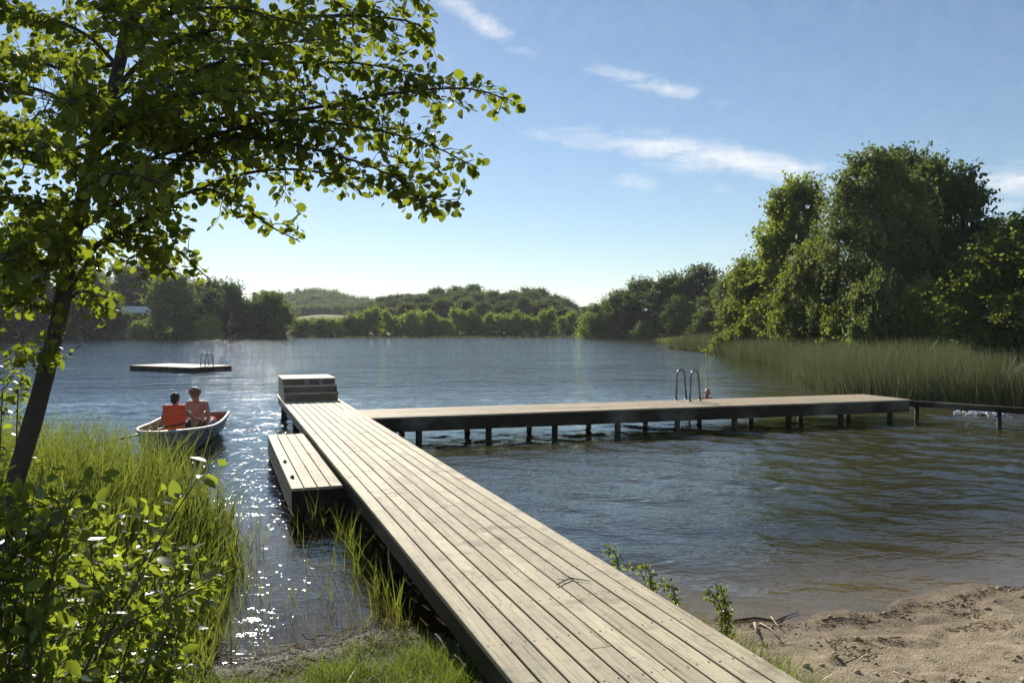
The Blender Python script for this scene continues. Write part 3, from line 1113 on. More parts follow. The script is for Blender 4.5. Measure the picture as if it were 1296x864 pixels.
def diamonds(rng, pos, nrm, size, long=1.35):
    """four-cornered leaf or leaf tuft at every position"""
    n = len(pos)
    nrm = unit(nrm)
    a = unit(np.cross(nrm, rng.normal(size=(n, 3))))
    b = np.cross(nrm, a)
    s = np.asarray(size).reshape(-1, 1) * np.ones((n, 1))
    fold = nrm * s * rng.uniform(-0.25, 0.25, (n, 1))
    v = np.stack([pos - a * s * 0.5 * long, pos - b * s * 0.5 + fold, pos + a * s * 0.5 * long, pos + b * s * 0.42 + fold], 1).reshape(-1, 3)
    f = np.arange(4 * n).reshape(n, 4)
    return v, f


def lobes_crown(rng, H, R, base, lobes, per, leaf, lr=(0.2, 0.36), shape='dome', hollow=0.72, flat=0.8, sprays=10):
    """leaf tufts on the shells of many lobes; returns verts, faces, rnd, lobe centres"""
    cs, rs = [], []
    for i in range(lobes):
        h = rng.uniform(0.02, 0.98)
        if shape == 'dome':
            prof = math.sin(math.pi * min(1, 0.16 + 0.80 * h) ** 1.0) ** 0.6 if h < 0.5 else max(0.0, 1 - ((h - 0.45) / 0.58) ** 2.3) ** 0.62
        elif shape == 'cone':
            prof = (1 - h) ** 0.85 + 0.05
        elif shape == 'tall':
            prof = max(0.0, 1 - abs((h - 0.38) / 0.64) ** 2.2) ** 0.6
        else:
            prof = max(0.0, 1 - (h * 0.98) ** 2.4) ** 0.5
        r_ = rng.uniform(*lr) * R * (0.75 + 0.45 * prof)
        ang = rng.uniform(0, 2 * math.pi)
        q = R * prof * rng.uniform(0.25, 1.0) ** 0.5
        q = max(0, q - r_ * 0.55)
        cs.append((q * math.cos(ang), q * math.sin(ang), base + h * (H - base) - r_ * 0.35 * h))
        rs.append(r_)
    cs, rs = np.array(cs), np.array(rs)
    w = rs ** 2 / (rs ** 2).sum()
    idx = rng.choice(lobes, size=lobes * per, p=w)
    d = unit(rng.normal(size=(len(idx), 3)) + np.array([0, 0, 0.25]))
    rad_ = rs[idx] * (rng.uniform(hollow, 1.0, len(idx)) + (rng.random(len(idx)) < 0.12) * rng.uniform(0, 0.45, len(idx)))
    # knobbly shell
    kn = 0.85 + 0.35 * np.sin(d[:, 0] * 7 + idx) * np.sin(d[:, 1] * 6 + idx * 2) * np.sin(d[:, 2] * 7 + idx * 3)
    pos = cs[idx] + d * (rad_ * kn)[:, None] * np.array([1, 1, flat])
    nrm = d * 0.7 + rng.normal(size=d.shape) * 0.55 + np.array([0, 0, 0.25])
    keep_ = pos[:, 2] > 0.05
    pos, nrm, idx = pos[keep_], nrm[keep_], idx[keep_]
    v, f = diamonds(rng, pos, nrm, leaf * rng.uniform(0.6, 1.3, len(pos)))
    tone = rng.random(lobes)[idx]
    r = np.clip(0.5 * rng.random(len(pos)) + 0.5 * tone, 0, 1)
    ns = int(sprays * lobes)                             # loose twig sprays that break the outline
    if ns:
        j = rng.integers(lobes, size=ns)
        d = unit(cs[j] - np.array([0, 0, H * 0.45]) + rng.normal(size=(ns, 3)) * R * 0.5)
        st = cs[j] + d * (rs[j] * 0.85)[:, None]
        ln = leaf * rng.uniform(2.5, 7.0, ns)
        dd = unit(d + rng.normal(size=(ns, 3)) * 0.45 + np.array([0, 0, 0.1]))
        m = 9
        s_ = rng.uniform(0, 1, (ns, m, 1))
        pp = (st[:, None] + dd[:, None] * ln[:, None, None] * s_ + rng.normal(size=(ns, m, 3)) * leaf * 0.45 - np.array([0, 0, 1]) * (s_ ** 2) * leaf * 1.2).reshape(-1, 3)
        pp = pp[pp[:, 2] > 0.05]
        v2, f2 = diamonds(rng, pp, rng.normal(size=pp.shape) + np.array([0, 0, 0.5]), leaf * rng.uniform(0.5, 1.1, len(pp)))
        f = np.concatenate([f, f2 + len(v)])
        v = np.concatenate([v, v2])
        r = np.concatenate([r, np.clip(rng.random(len(pp)) * 0.8 + 0.2, 0, 1)])
    return v, f, r, cs


def trunk_mb(rng, H, r0, targets, lean=0.03):
    mb = MB()
    pts = [(rng.normal() * lean * H * k / 5, rng.normal() * lean * H * k / 5, H * 0.82 * k / 5 - 0.2) for k in range(6)]
    pts[0] = (0, 0, -0.3)
    mb.tube(pts, [r0 * (1.25 if k == 0 else 1 - 0.15 * k) for k in range(6)], 9)
    for c in targets:
        z0 = max(0.15 * H, min(c[2] - 0.15 * H, 0.6 * H))
        k = z0 / (H * 0.82) * 5
        i = min(4, int(k))
        p0 = np.array(pts[i]) + (np.array(pts[i + 1]) - np.array(pts[i])) * (k - i)
        mid = (p0 + np.array(c)) / 2 + np.array([0, 0, -0.03 * H])
        mb.tube([p0, mid, c], [r0 * 0.42, r0 * 0.28, r0 * 0.10], 6)
    return mb


M_bark = plain('grey brown bark', (0.085, 0.068, 0.05), 0.9, 0, 0.4, 9, 0.02)
M_birch = plain('birch bark', (0.34, 0.32, 0.29), 0.8, 0, 0.45, 7, 0.01)
L_oak = foliage('dark oak leaves', (0.013, 0.022, 0.008), (0.042, 0.058, 0.016), (1.6, 2.0, 0.5), 0.34)
L_wood = foliage('far wood leaves', (0.014, 0.023, 0.008), (0.058, 0.068, 0.020), (1.7, 2.0, 0.5), 0.36)
L_mid = foliage('wood leaves', (0.027, 0.042, 0.013), (0.090, 0.108, 0.030), (1.7, 2.0, 0.5), 0.38)
L_bush = foliage('bank shrub leaves', (0.056, 0.080, 0.015), (0.175, 0.195, 0.038), (1.9, 2.2, 0.5), 0.42)
L_alder = foliage('bright alder leaves', (0.020, 0.032, 0.008), (0.105, 0.128, 0.026), (2.1, 2.3, 0.45), 0.45, nscale=0.25)  # the brighter green of the alders on the right
L_birch = foliage('birch leaves', (0.030, 0.042, 0.015), (0.110, 0.122, 0.048), (1.7, 2.0, 0.6), 0.42)
L_spruce = foliage('spruce needles', (0.018, 0.032, 0.014), (0.045, 0.062, 0.024), (1.0, 1.2, 0.5), 0.15)
PROTO = {}


def proto(key, seed, H, R, base, lobes, per, leaf, trunk=0.2, **kw):
    rng = np.random.default_rng(seed)
    v, f, r, cs = lobes_crown(rng, H, R, base, lobes, per, leaf, **kw)
    cm = fast_mesh(key + '_crown', v, f, r)
    tm = trunk_mb(rng, H, trunk, cs[rng.choice(len(cs), min(9, len(cs)), replace=False)])
    PROTO[key] = (cm, tm, H, R)


def place(key, name, leafm, x, y, h, wid, label, group=None, rz=None, cat='tree', z=None, bark=None):
    """one tree or shrub: an Empty at its foot with trunk and crown; meshes are shared between repeats"""
    cm, tm, H, R = PROTO[key]
    zz = gz(x, y) - 0.05 if z is None else z
    e = empty(name, (x, y, zz), random.uniform(0, 6.28) if rz is None else rz)
    sx = wid / (2 * R)
    e.scale = (sx, sx, h / H)
    tag(e, label, cat, group)
    if isinstance(tm, MB):
        o = tm.build('trunk', bark or M_bark, e)
        PROTO[key] = (cm, o.data, H, R)
    else:
        o = link('trunk', tm, bark or M_bark, e)
    c = bpy.data.objects.new('crown', cm)
    COL.objects.link(c)
    if not cm.materials:
        cm.materials.append(leafm)
    c.parent = e
    c.material_slots[0].link = 'OBJECT'
    c.material_slots[0].material = leafm
    return e


for k, s in (('broad_a', 1), ('broad_b', 2), ('broad_c', 3)):
    proto(k, s, 12, 4.6, 0.8, 64, 210, 0.36, 0.28, lr=(0.15, 0.30), sprays=8)
for k, s in (('bush_a', 4), ('bush_b', 5)):
    proto(k, s, 4, 2.3, 0.0, 34, 150, 0.24, 0.07, shape='bush', lr=(0.18, 0.36), sprays=6)
proto('bush_tall', 6, 5, 1.7, 0.0, 26, 200, 0.22, 0.08, shape='tall', lr=(0.25, 0.42))
proto('far_a', 7, 10, 4.2, 2.0, 26, 210, 0.5, 0.25)
proto('far_b', 8, 10, 4.2, 2.0, 26, 210, 0.5, 0.25)
rng = np.random.default_rng(21)                      # spruce: drooping whorls
pos, nrm = [], []
for i in range(4200):
    h = rng.random() ** 1.35
    rr_ = (1 - h) * 2.3 + 0.12
    ring = math.floor(h * 16) / 16
    a_ = rng.uniform(0, 6.28)
    q = rng.uniform(0.25, 1.0) ** 0.6 * rr_ * (0.8 + 0.25 * math.sin(5 * a_ + ring * 40))
    pos.append((q * math.cos(a_), q * math.sin(a_), 0.6 + 11.6 * (0.65 * ring + 0.35 * h) - q * 0.28))
    nrm.append((math.cos(a_) * 0.4, math.sin(a_) * 0.4, 0.9))
pos = np.array(pos)
v, f = diamonds(rng, pos, np.array(nrm) + rng.normal(size=pos.shape) * 0.3, 0.38 * rng.uniform(0.6, 1.3, len(pos)))
PROTO['spruce'] = (fast_mesh('spruce_crown', v, f, rng.random(len(pos))), trunk_mb(rng, 12, 0.2, []), 12, 2.4)


def at_px(px, y):
    return (px - 648) / F * y


def place_px(key, name, leafm, px, ytop, y, wpx, label, group=None, cat='tree', **kw):
    """tree standing at distance y, its top and width as the photograph shows them"""
    x = at_px(px, y)
    zt = D(px, ytop, y)[2]
    g = gz(x, y) - 0.05
    return place(key, name, leafm, x, y, max(0.8, zt - g), wpx * y / F, label, group, cat=cat, **kw)


# --- left bank, beyond the raft
left = [
    ('broad_b', L_mid, -60, 300, 120, 130, 'broad dark tree at the far left edge beyond the near trunk'),
    ('broad_a', L_oak, 28, 336, 139, 95, 'dark tree on the left bank just right of the leaning trunk foot'),
    ('broad_c', L_mid, 98, 342, 150, 84, 'tall shady tree on the left bank under the drooping alder leaves'),
    ('broad_a', L_mid, 148, 338, 176, 80, 'tall tree just behind and left of the pale-roofed house'),
    ('broad_b', L_oak, 128, 372, 147, 62, 'low dark rounded tree left of the bright shrub below the house'),
    ('broad_c', L_mid, 196, 334, 178, 76, 'highest tree on the left bank, behind the pale-roofed house'),
    ('broad_b', L_mid, 222, 353, 149, 76, 'large drooping tree right of the pale-roofed house at the waterside'),
    ('broad_c', L_oak, 262, 358, 160, 60, 'dark tree between the drooping tree and the pointed dark tree'),
    ('broad_a', L_oak, 287, 360, 150, 66, 'big dark rounded tree at the waterside left of the spruces'),
    ('broad_b', L_mid, 345, 374, 149, 54, 'last leafy tree on the left bank beside the yellow meadow'),
    ('broad_c', L_oak, 318, 384, 146, 44, 'low dark tree under the two spruces at the water'),
]
for key, lm, px, yt, y, w, lab in left:
    place_px(key, 'broadleaf_tree', lm, px, yt, y, w, lab, 'trees on the left bank')
for k in range(13):
    place_px(random.choice(['broad_a', 'broad_b', 'broad_c']), 'broadleaf_tree', L_mid, -70 + 34 * k, 362 + 8 * (k % 3) + random.uniform(-3, 3) + max(0, k - 9) * 4, 205 + 9 * (k % 2), 52, 'dark tree in the back row behind the trees of the left bank', 'back row of the left bank trees')
for px, yt, y, lab in ((322, 369, 158, 'slim spruce with the taller tip on the left bank'), (336, 373, 156, 'shorter spruce on the left bank nearest the meadow'), (252, 350, 175, 'spruce tip rising behind the drooping tree on the left bank')):
    place_px('spruce', 'spruce_tree', L_spruce, px, yt, y, 28, lab, 'spruces on the left bank')
for px_, yt_, w_, lab_ in ((-22, 398, 60, 'low dark bush at the waterline beyond the picture edge'), (16, 402, 54, 'low bush on the far left bank seen just right of the picture edge'), (58, 404, 48, 'low bush on the far left bank beside the leaning trunk')):
    place_px('bush_b', 'shrub', L_mid, px_, yt_, 141, w_, lab_, cat='shrub')
place_px('bush_a', 'shrub', L_bush, 176, 409, 147, 32, 'pale bright shrub at the waterside below the pale-roofed house', cat='shrub')
place_px('bush_b', 'shrub', L_bush, 262, 402, 143, 40, 'olive shrub leaning over the water at the foot of the drooping tree', cat='shrub')

# --- house with a pale roof among them
M_roof = plain('pale metal roof', (0.85, 0.84, 0.80), 0.4, 0.0, 0.1)
M_wall = plain('brown timber wall', (0.10, 0.07, 0.05), 0.8)
M_pane = plain('dark window pane', (0.03, 0.035, 0.04), 0.15)
hy = 166.0
hx = at_px(171, hy)
hz = gz(hx, hy) - 0.2
ridge = D(171, 387.5, hy)[2] - hz
eave = D(171, 395, hy)[2] - hz
hs = tag(empty('house', (hx, hy, hz), rad(12)), 'low house with a pale pitched roof half hidden among the left bank trees', 'house')
mb = MB()
mb.box((0, 0, eave / 2 - 0.5), (5.6, 7.6, eave + 1.0))
mb.build('wall', M_wall, hs)
mb = MB()
for s in (-1, 1):
    mb.add([(-3.3, s * 4.6, eave - 0.12), (3.3, s * 4.6, eave - 0.12), (2.3, 0, ridge), (-2.3, 0, ridge), (-3.3, s * 4.6, eave - 0.26), (3.3, s * 4.6, eave - 0.26), (2.3, 0, ridge - 0.16), (-2.3, 0, ridge - 0.16)],
           [(0, 1, 2, 3), (7, 6, 5, 4), (0, 4, 5, 1), (1, 5, 6, 2), (3, 7, 4, 0)])
    mb.add([(s * 3.3, -4.6, eave - 0.12), (s * 3.3, 4.6, eave - 0.12), (s * 2.3, 0, ridge), (s * 3.3, -4.6, eave - 0.26), (s * 3.3, 4.6, eave - 0.26), (s * 2.3, 0, ridge - 0.16)],
           [(0, 1, 2), (5, 4, 3), (0, 3, 4, 1)])
mb.build('roof', M_roof, hs)
for x in (-1.6, 0, 1.6):
    mb = MB()
    mb.box((x, -3.82, eave - 0.75), (1.0, 0.06, 0.8))
    w_ = mb.build('window', M_white, hs)
    mb = MB()
    mb.box((x, -3.86, eave - 0.75), (0.86, 0.03, 0.66))
    mb.build('pane', M_pane, w_)

# --- far shore shrubs, one by one
ORD = ['first', 'second', 'third', 'fourth', 'fifth', 'sixth', 'seventh', 'eighth', 'ninth', 'tenth', 'eleventh', 'twelfth', 'thirteenth', 'fourteenth', 'fifteenth', 'sixteenth', 'seventeenth', 'eighteenth', 'nineteenth', 'twentieth', 'twenty-first', 'twenty-second', 'twenty-third', 'twenty-fourth', 'twenty-fifth', 'twenty-sixth', 'twenty-seventh', 'twenty-eighth', 'twenty-ninth', 'thirtieth', 'thirty-first', 'thirty-second', 'thirty-third', 'thirty-fourth']
px = 374.0
k = 0
while px < 738 and k < 33:
    yt = 405.5 - 3.0 * math.sin(px * 0.11) - random.uniform(0, 5) - (4 if 440 < px < 460 else 0) - (1.5 if px > 470 else 0)
    tall = px > 400 and random.random() < 0.28
    y = 172.5 + random.uniform(0, 6)
    if px < 420:
        y, yt = 168 + random.uniform(0, 3), max(yt, 404.5)
    if tall:
        yt -= random.uniform(3, 6)
    place_px('bush_tall' if tall else random.choice(['bush_a', 'bush_b']), 'shrub', L_bush, px, yt, y, random.uniform(17, 21) if tall else random.uniform(21, 31),
             ('upright' if tall else 'rounded') + ' green shrub on the far shore, ' + ORD[k] + ' along the water from the yellow meadow', 'shrubs along the far shore', cat='shrub')
    px += random.uniform(9.5, 13.5)
    k += 1
# darker round tree among them
place_px('broad_c', 'broadleaf_tree', L_oak, 592, 382, 185, 22, 'small dark round tree standing right behind the far shore shrubs')

# --- wood on the hill behind them
def wood_top(px):
    xs = [440, 470, 500, 525, 560, 600, 625, 645, 665, 690, 715, 735, 750]
    ys = [388, 381, 376, 371, 367, 361, 366, 370, 365, 371, 378, 385, 396]
    return float(np.interp(px, xs, ys))


for row, (y, drop, step) in enumerate(((205, 15, 24), (226, 9, 22), (248, 4, 21), (268, 0, 20))):
    px = 448 + row * 7
    while px < 742:
        place_px(random.choice(['broad_a', 'broad_b', 'broad_c']), 'broadleaf_tree', random.choice([L_wood, L_wood, L_oak]), px, wood_top(px) + drop + random.uniform(-3, 4), y + random.uniform(-6, 6), random.uniform(30, 44),
                 'round leafy tree massed with others in the dark wood on the far hill', 'trees of the wood on the far hill')
        px += step * random.uniform(0.8, 1.2)

# --- far blue forest, one mass
def hill_top(px):
    return float(np.interp(px, [340, 365, 380, 400, 425, 450, 480, 520], [384, 374, 368, 366, 369, 376, 381, 386]))


fr_ = np.random.default_rng(31)
cv, cf, cr = [], [], []
nb = 0
for row, (y, drop) in enumerate(((365, 33), (395, 28), (430, 22), (455, 16), (480, 11), (505, 7), (530, 3), (560, 0))):
    px = 346.0
    while px < 500:
        spr = fr_.random() < 0.22
        yt = hill_top(px) + drop + fr_.uniform(-1.5, 2.0) - (3 if spr and row > 4 else 0)
        x = at_px(px, y)
        zt = D(px, yt, y)[2]
        if spr:
            cm = PROTO['spruce'][0]
            H, R = 12.2, 2.4
            h = 11.0
            w = 1.3
        else:
            cm = PROTO['far_a' if fr_.random() < 0.5 else 'far_b'][0]
            H, R = 10.0, 4.2
            h = 9.5
            w = fr_.uniform(1.15, 1.6)
        co = np.empty(len(cm.vertices) * 3, np.float32)
        cm.vertices.foreach_get('co', co)
        co = co.reshape(-1, 3)
        fa_ = np.arange(len(co)).reshape(-1, 4)
        sel = fr_.random(len(fa_)) < 0.55
        co = co.reshape(-1, 4, 3)[sel].reshape(-1, 3) * np.array([w, w, h / H]) + np.array([x, y, max(zt - h, gz(x, y) - 0.3)])
        th = fr_.uniform(0, 6.28)
        cv.append(co)
        cf.append(np.arange(len(co)).reshape(-1, 4) + nb)
        cr.append(fr_.random(len(co) // 4))
        nb += len(co)
        px += fr_.uniform(6, 10)
L_far = foliage('far forest leaves', (0.028, 0.055, 0.02), (0.075, 0.11, 0.035), (1.5, 1.8, 0.5), 0.35)
tag(link('far_forest', fast_mesh('far_forest', np.concatenate(cv), np.concatenate(cf), np.concatenate(cr)), L_far), 'hazy blue-green forest covering the most distant hill', kind='stuff')

# --- right hand shore, middle distance
right_mid = [
    ('bush_a', 'shrub', L_bush, 746, 398, 158, 34, 'light green shrub at the waterline below the gap where the far shore ends', 'shrub'),
    ('broad_a', 'broadleaf_tree', L_mid, 765, 381, 154, 46, 'lowest and leftmost tree of the right shore, beside the gap in the hills', 'tree'),
    ('broad_b', 'broadleaf_tree', L_mid, 786, 371, 150, 48, 'olive tree between the lowest right-shore tree and the rounded dark one', 'tree'),
    ('broad_c', 'broadleaf_tree', L_oak, 812, 357, 146, 62, 'rounded dark tree left of the tall pair in the middle of the right shore', 'tree'),
    ('broad_a', 'broadleaf_tree', L_oak, 850, 350, 139, 66, 'tall dark tree with a ragged left side on the middle right shore', 'tree'),
    ('broad_b', 'broadleaf_tree', L_oak, 886, 342, 136, 76, 'tallest dark tree of the middle right shore, with sky showing through', 'tree'),
    ('broad_c', 'broadleaf_tree', L_mid, 930, 349, 122, 66, 'tree with hanging outline just left of the big bright trees', 'tree'),
    ('broad_a', 'broadleaf_tree', L_mid, 905, 372, 124, 52, 'lower rounded tree in front of the tallest dark tree', 'tree'),
    ('broad_b', 'broadleaf_tree', L_mid, 860, 378, 132, 46, 'lower tree in front of the ragged tall tree by the water', 'tree'),
    ('broad_c', 'broadleaf_tree', L_mid, 950, 378, 108, 44, 'small tree tucked against the big bright trees on the right', 'tree'),
    ('bush_b', 'shrub', L_bush, 820, 408, 140, 40, 'dark shrub at the foot of the rounded dark tree', 'shrub'),
    ('bush_a', 'shrub', L_bush, 888, 410, 126, 44, 'low shrub at the foot of the tallest dark tree', 'shrub'),
]
for key, nm, lm, px, yt, y, w, lab, cat in right_mid:
    place_px(key, nm, lm, px, yt, y, w, lab, 'trees on the middle right shore', cat=cat)

# --- the big trees on the right, nearer: finer leaves
proto('alder_tall', 41, 13, 3.6, 0.6, 130, 240, 0.23, 0.26, lr=(0.13, 0.24), sprays=9, shape='tall', hollow=0.6)
proto('alder_bush', 42, 8, 4.2, 0.0, 130, 230, 0.22, 0.16, lr=(0.13, 0.24), sprays=9, shape='bush', hollow=0.6)
proto('alder_dark', 43, 13, 4.6, 0.8, 150, 260, 0.24, 0.30, lr=(0.11, 0.21), sprays=9, shape='tall', hollow=0.62)
proto('edge_tree', 44, 9, 5.0, 0.0, 170, 260, 0.20, 0.24, lr=(0.11, 0.21), sprays=9, shape='bush', hollow=0.6)
proto('sprig_bush', 45, 4, 2.0, 0.0, 44, 220, 0.18, 0.06, lr=(0.16, 0.30), shape='bush', hollow=0.5)

rng = np.random.default_rng(51)                      # weeping birch: upper lobes with hanging strands
v1, f1, r1, cs = lobes_crown(rng, 13.4, 3.3, 1.6, 110, 180, 0.15, lr=(0.13, 0.25), shape='tall', hollow=0.5, sprays=12)
sp_, sr_ = [], []
for i in range(1000):
    c = cs[rng.integers(len(cs))]
    p0 = c + unit(rng.normal(size=3) * np.array([1, 1, 0.5])) * rng.uniform(0.5, 1.0)
    rad0 = math.hypot(p0[0], p0[1])
    out = np.array([p0[0], p0[1], 0]) / max(rad0, 0.1)
    L = rng.uniform(0.6, 2.2) * (0.6 + 0.25 * rad0)
    L = min(L, p0[2] - 0.6)
    n = int(L / 0.055)
    if n < 4:
        continue
    s = np.linspace(0, 1, n)[:, None]
    q = p0 + out * (0.45 * np.sin(s * 1.4)) + np.array([0, 0, -1]) * L * s ** 1.15 + rng.normal(size=(n, 3)) * 0.07
    sp_.append(q)
    sr_.append(np.full(n, rng.random()))
pos = np.concatenate(sp_)
tone = np.concatenate(sr_)
nrm = rng.normal(size=pos.shape) + np.array([0, 0, 0.3])
v2, f2 = diamonds(rng, pos, nrm, 0.135 * rng.uniform(0.6, 1.3, len(pos)))
cm = fast_mesh('birch_crown', np.concatenate([v1, v2]), np.concatenate([f1, f2 + len(v1)]), np.concatenate([r1, np.clip(0.5 * tone + 0.5 * rng.random(len(pos)), 0, 1)]))
PROTO['birch'] = (cm, trunk_mb(rng, 13.4, 0.22, cs[:12]), 13.4, 3.6)

big = [
    ('alder_tall', 'alder_tree', L_alder, 1008, 236, 62, 118, 'tall bright green tree with sparse top, left side of the big right-hand clump', M_bark),
    ('alder_bush', 'alder_tree', L_alder, 960, 330, 66, 112, 'lower yellow-green bushy tree sloping down to the reeds, left of the big clump', M_bark),
    ('alder_bush', 'alder_tree', L_alder, 1030, 318, 55, 110, 'bright green bushy tree in front of the birch foot', M_bark),
    ('birch', 'birch_tree', L_birch, 1104, 196, 52, 168, 'tallest tree, a weeping birch with grey-green hanging twigs', M_birch),
    ('alder_dark', 'alder_tree', L_oak, 1186, 214, 56, 160, 'large very dark tree right of the weeping birch', M_bark),
    ('alder_dark', 'alder_tree', L_oak, 1144, 200, 61, 150, 'dark tall tree filling the shade just behind the weeping birch', M_bark),
    ('edge_tree', 'alder_tree', L_alder, 1302, 284, 42, 232, 'bright green spreading tree cut by the right edge of the picture', M_bark),
    ('alder_bush', 'alder_tree', L_oak, 1206, 330, 52, 120, 'dark low tree between the very dark tree and the right edge tree', M_bark),
    ('sprig_bush', 'shrub', L_birch, 1106, 352, 46, 66, 'pale leafed shrub in the shade under the weeping birch', M_bark),
    ('sprig_bush', 'shrub', L_alder, 1168, 360, 45, 62, 'light green shrub in front of the very dark tree behind the reeds', M_bark),
    ('sprig_bush', 'shrub', L_alder, 1216, 384, 42, 60, 'low light green shrub behind the reeds near the right edge tree', M_bark),
    ('sprig_bush', 'shrub', L_alder, 1060, 392, 50, 56, 'yellow-green shrub just above the reeds under the bright bushy tree', M_bark),
]
for key, nm, lm, px, yt, y, w, lab, bk in big:
    place_px(key, nm, lm, px, yt, y, w, lab, 'big trees behind the reeds', cat='shrub' if nm == 'shrub' else 'tree', bark=bk)
place_px('broad_b', 'broadleaf_tree', L_oak, 1400, 262, 60, 180, 'dark tree behind the right edge tree outside the picture edge')


# ------------------------------------------------------------------ grass and reeds
def blades(rng, base, h, w, lean=0.25, curl=0.35, segs=3, azim=None):
    """tapering bent blades, (segs) faces each"""
    n = len(base)
    az = rng.uniform(0, 2 * math.pi, n) if azim is None else azim
    d = np.stack([np.cos(az), np.sin(az), np.zeros(n)], 1)
    yaw = rng.uniform(0, 2 * math.pi, n)
    sdv = np.stack([np.cos(yaw), np.sin(yaw), np.zeros(n)], 1)
    ln = np.abs(rng.normal(0, lean, n))
    cu = np.abs(rng.normal(0, curl, n))
    vs = []
    for k in range(segs + 1):
        s = k / segs
        c = base + np.array([0, 0, 1.0]) * (h * (s - 0.28 * cu * s ** 3))[:, None] + d * (h * (ln * s + cu * s ** 2.4))[:, None]
        wk = (w * (0.8 + 0.4 * s - 1.14 * s ** 2.2))[:, None] * 0.5
        vs += [c - sdv * wk, c + sdv * wk]
    v = np.stack(vs, 1).reshape(-1, 3)
    m = 2 * (segs + 1)
    b = (np.arange(n) * m)[:, None]
    f = np.concatenate([b + np.array([[2 * k, 2 * k + 1, 2 * k + 3, 2 * k + 2]]) for k in range(segs)], 1).reshape(-1, 4)
    r = np.repeat(rng.random(n), segs)
    return v, f, r


def merge(*parts):
    V, Fc, R_, o = [], [], [], 0
    for v, f, r in parts:
        V.append(v)
        Fc.append(f + o)
        R_.append(r)
        o += len(v)
    return np.concatenate(V), np.concatenate(Fc), np.concatenate(R_)


G_tall = foliage('tall grass', (0.009, 0.015, 0.004), (0.064, 0.074, 0.016), (2.0, 2.2, 0.45), 0.5, 0.04, 0.35, 1.5)
G_lawn = foliage('short grass', (0.020, 0.032, 0.006), (0.080, 0.092, 0.020), (1.9, 2.3, 0.5), 0.45, 0.03, 0.4, 2.0)
G_reed = foliage('reeds', (0.014, 0.021, 0.008), (0.090, 0.098, 0.046), (1.3, 1.4, 0.7), 0.22, 0.05, 0.45, 0.25)
G_dry = foliage('dry reed litter', (0.018, 0.013, 0.007), (0.095, 0.074, 0.048), (1.3, 1.1, 0.7), 0.2, 0.010, 0.5, 3)
G_brown = foliage('brown washed up weed', (0.025, 0.016, 0.008), (0.09, 0.06, 0.03), (1.2, 0.9, 0.5), 0.15, 0.010, 0.5, 3)

gr = np.random.default_rng(61)


def scatter(n, x0, x1, y0, y1, fn):
    x = gr.uniform(x0, x1, n)
    y = gr.uniform(y0, y1, n)
    k = fn(x, y, shore(x, y))
    return x[k], y[k]


def on_ground(x, y, dz=-0.02):
    return np.stack([x, y, np.maximum(ground_z(x, y, False), -0.5) + dz], 1)


# tall grass on the left bank
x, y = scatter(34000, -11, -1.6, 4.2, 10.6, lambda x, y, d: (d > -0.28 + gr.normal(0, 0.14, len(x))) & (x < -1.0 - 0.21 * y + 0.1) & (y > 2.4 - 0.6 * x * 0.9 - 1.2))
hgt = np.interp(x, [-9, -4.6, -3.7, -3.35, -2.9, -2.2], [1.4, 1.34, 1.22, 0.98, 0.56, 0.3]) * gr.uniform(0.55, 1.12, len(x))
hgt *= np.interp(y, [4.5, 6.0, 7.5], [0.55, 0.8, 1.0])
g1 = blades(gr, on_ground(x, y), hgt, gr.uniform(0.009, 0.022, len(x)), 0.15, 0.32)
# a few tall sedge leaves
tp = [D(75, 640, 7.6), D(110, 640, 7.4), D(146, 610, 7.8), D(155, 615, 7.9), D(160, 620, 7.7), D(60, 620, 7.2), D(130, 625, 8.2), D(30, 600, 8.0), D(190, 640, 7.9)]
tb = np.array([(p[0] + gr.normal(0, .05), p[1], gz(p[0], p[1])) for p in tp for _ in range(3)])
g2 = blades(gr, tb, gr.uniform(1.0, 1.55, len(tb)), np.full(len(tb), 0.014), 0.16, 0.32, 4, rad(150) + gr.normal(0, 0.4, len(tb)))
g2 = (g2[0], g2[1], g2[2] * 0.5)
v, f, r = merge(g1, g2)
tag(link('tall_grass', fast_mesh('tall_grass', v, f, r), G_tall), kind='stuff', label='tall backlit green grass growing thickly along the left bank')

# short grass at the foot of the jetty, left side, and along its right edge
lat = lambda x, y: x * NV[0] + y * NV[1]
x, y = scatter(46000, -2.4, 0.8, 3.2, 6.6, lambda x, y, d: (d > 0.02 + 0.25 * np.abs(gr.normal(0, 1, len(x)))) & (lat(x, y) < JL + 0.06) & (x > -1.15 - 0.21 * y - 0.3))
dd = shore(x, y)
g1 = blades(gr, on_ground(x, y), gr.uniform(0.04, 0.15, len(x)) * np.clip(0.5 + dd, 0.5, 1.15) * np.clip(1.0 + 1.5 * vnoise(x * 3.5, y * 3.5), 0.3, 1.9), gr.uniform(0.003, 0.007, len(x)), 0.4, 0.5)
x, y = scatter(16000, 0.8, 3.4, 3.4, 6.6, lambda x, y, d: (d > -0.05) & (lat(x, y) > JR - 0.05) & (lat(x, y) < JR + 0.30 + 0.16 * gr.normal(0, 1, len(x)) + 0.25 * vnoise(x * 3, y * 3)))
g2 = blades(gr, on_ground(x, y), gr.uniform(0.20, 0.46, len(x)) * np.clip(1.1 - (lat(x, y) - JR) * 1.3, 0.3, 1), gr.uniform(0.003, 0.007, len(x)), 0.3, 0.4)
v, f, r = merge(g1, g2)
tag(link('short_grass', fast_mesh('short_grass', v, f, r), G_lawn), kind='stuff', label='short bright grass at the foot of the jetty')

